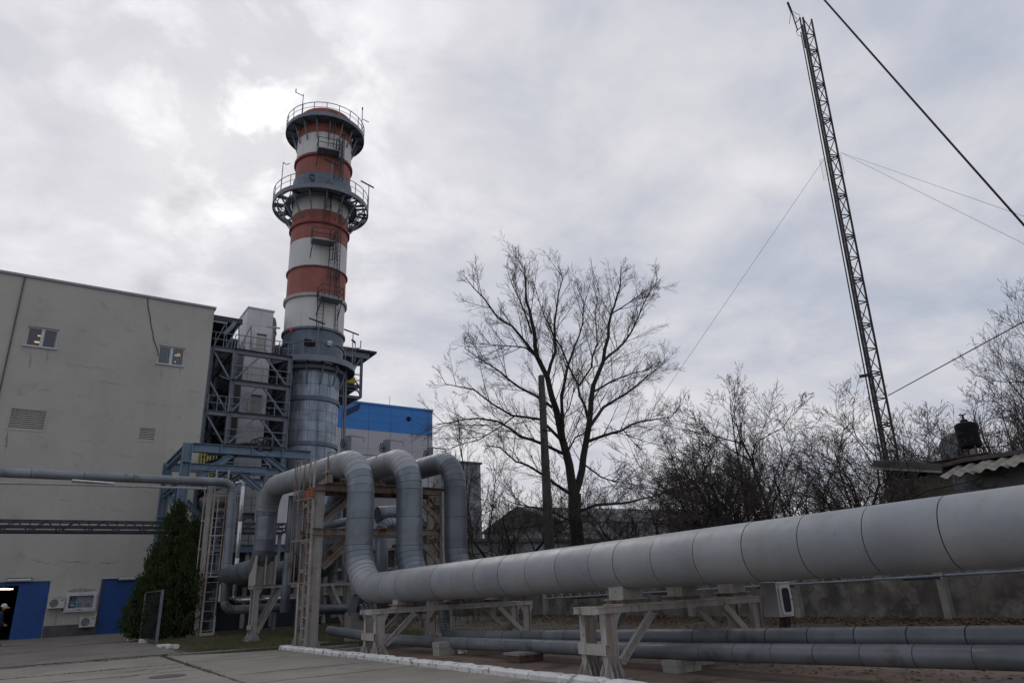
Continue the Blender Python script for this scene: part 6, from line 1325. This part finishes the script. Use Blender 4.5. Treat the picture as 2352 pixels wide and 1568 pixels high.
# bare brush in the back right between loops
T = Tree(98); r = T.r
for i in range(170):
    X = r.uniform(13, 21); Y = r.uniform(30, 46); h = r.uniform(1.5, 4.2)
    T.grow(V(X, Y, 0), V(r.uniform(-.3,.3), r.uniform(-.3,.3), 1), h, .018, 1, [None]+spec)
mb = MB(); b = len(T.tv); mb.v = T.tv+T.wv; mb.f = T.tf+[tuple(i+b for i in f) for f in T.wf]; mb.m = [0]*len(mb.f)
tag(mb.build('brush', m_twig), 'bare brush growing on the ground behind the pipe loops', 'brush', kind='stuff')

# ------------------------------------------------------------------ grass and leaves
rg = random.Random(12)
def in_grass(x, y):
    if y > 26.1: return x > 4.9+max(0, (34-y))*.02
    if y > 25.2: return x > 9.4
    return x > kx(y)+.25 if y > 20.4 else False
vs = []; fs = []
while len(fs) < 42000:
    x = rg.uniform(4.9, 14); y = rg.uniform(20.5, 37.5)
    if y < 25.2 and 4.6 < x < 7.3 and y > 24.3: ok = True
    else: ok = in_grass(x, y)
    if not ok or math.sin(x*1.7+y*.6)+math.sin(y*1.3-x*.4) < -0.7 and rg.random() < .7: continue
    a = rg.uniform(0, 6.28); h = rg.uniform(.03, .09); w_ = .010; b = len(vs); dx, dy = math.cos(a)*w_, math.sin(a)*w_; lx, ly = rg.uniform(-.03, .03), rg.uniform(-.03, .03)
    vs += [(x-dx, y-dy, -.03), (x+dx, y+dy, -.03), (x+lx, y+ly, h)]; fs.append((b, b+1, b+2))
for (x0_, y0_, x1_, y1_, n_) in ((-3, 25.4, 4.2, 25.4, 500), (-3, 26.0, 4.6, 26.0, 500), (3.86, 17, 3.86, 25.2, 500), (4.2, 25.1, 7.2, 24.7, 500), (4.6, 26, 4.8, 33, 500), (-3, 21.6, 3.8, 21.6, 150)):
    for _ in range(n_):
        q = rg.random(); q = q if math.sin(q*23+x0_)+rg.uniform(-1, 1) > 0 else rg.random()
        x = x0_+(x1_-x0_)*q+rg.gauss(0, .05); y = y0_+(y1_-y0_)*q+rg.gauss(0, .05); a = rg.uniform(0, 6.28); h = rg.uniform(.01, .045); b = len(vs); dx, dy = math.cos(a)*.01, math.sin(a)*.01
        vs += [(x-dx, y-dy, -.02), (x+dx, y+dy, -.02), (x+rg.uniform(-.02, .02), y, h)]; fs.append((b, b+1, b+2))
mb = MB(); mb.add(vs, fs); tag(mb.build('grass', m_grass), 'short patchy grass on the strip around the pipe supports', 'grass', kind='stuff')
vs = []; fs = []
def leafq(x, y, z):
    a = rg.uniform(0, 6.28); l_ = rg.uniform(.03, .06); w_ = l_*.6; b = len(vs); c, s_ = math.cos(a), math.sin(a); h = rg.uniform(0, .03)
    vs.extend([(x-c*l_, y-s_*l_, z+.004), (x-s_*w_, y+c*w_, z+h), (x+c*l_, y+s_*l_, z+.008), (x+s_*w_, y-c*w_, z+h*.5)]); fs.append((b, b+1, b+2, b+3))
for _ in range(9000):
    x = rg.uniform(8, 20); y = rg.uniform(20.8, 38); leafq(x, y, -.02)
for _ in range(2500):
    x = rg.uniform(5.2, 9); y = rg.uniform(31, 38); leafq(x, y, -.02)
for _ in range(26000):
    y = rg.uniform(0, 32); x = 22-abs(rg.gauss(0, 1.6)); z = .44-(22-x)*.1; leafq(min(x, 21.9), y, max(.14-(22-x)*.07, 0)+.02+rg.random()*.03)
for _ in range(1500): leafq(rg.uniform(10.6, 14.5), rg.uniform(2, 20), -.008)
mb = MB(); mb.add(vs, fs); tag(mb.build('leaf_litter', m_leaf), 'brown fallen leaves along the wall foot and under the pipes', 'leaves', kind='stuff')
# faint vapour drifting off the roof
m_v = bpy.data.materials.new('vapour'); m_v.use_nodes = True; t_ = m_v.node_tree; t_.nodes.clear(); o_ = t_.nodes.new('ShaderNodeOutputMaterial'); pv = t_.nodes.new('ShaderNodeVolumePrincipled'); t_.links.new(pv.outputs[0], o_.inputs['Volume'])
pv.inputs['Color'].default_value = (.52, .5, .56, 1); tcn = t_.nodes.new('ShaderNodeTexCoord'); nz_ = t_.nodes.new('ShaderNodeTexNoise'); nz_.inputs['Scale'].default_value = 1.6; nz_.inputs['Detail'].default_value = 3; t_.links.new(tcn.outputs['Object'], nz_.inputs['Vector'])
ln_ = t_.nodes.new('ShaderNodeVectorMath'); ln_.operation = 'LENGTH'; t_.links.new(tcn.outputs['Object'], ln_.inputs[0])
def mm_(op, a, b, cl=False):
    q = t_.nodes.new('ShaderNodeMath'); q.operation = op; q.use_clamp = cl
    for i, x in enumerate((a, b)):
        if isinstance(x, (int, float)): q.inputs[i].default_value = x
        else: t_.links.new(x, q.inputs[i])
    return q.outputs[0]
den = mm_('MULTIPLY', mm_('SUBTRACT', mm_('ADD', nz_.outputs['Fac'], .25), ln_.outputs['Value'], True), .10)
t_.links.new(den, pv.inputs['Density'])
for (px, py, sx, sz, lb) in ((348, 655, 4.6, 5.2, 'faint grey vapour puff just above the roof of the power house'), (425, 470, 5.5, 6.0, 'fainter vapour wisp higher up left of the chimney')):
    c = YP(px, py, 95); mb = MB(); mb.lathe((0,0,0), [(math.sin(math.pi*i/12), -math.cos(math.pi*i/12)) for i in range(13)], 20); o = mb.build('vapour', m_v, smooth=60); o.location = c; o.scale = (sx, sx, sz); tag(o, lb, 'vapour', kind='stuff')
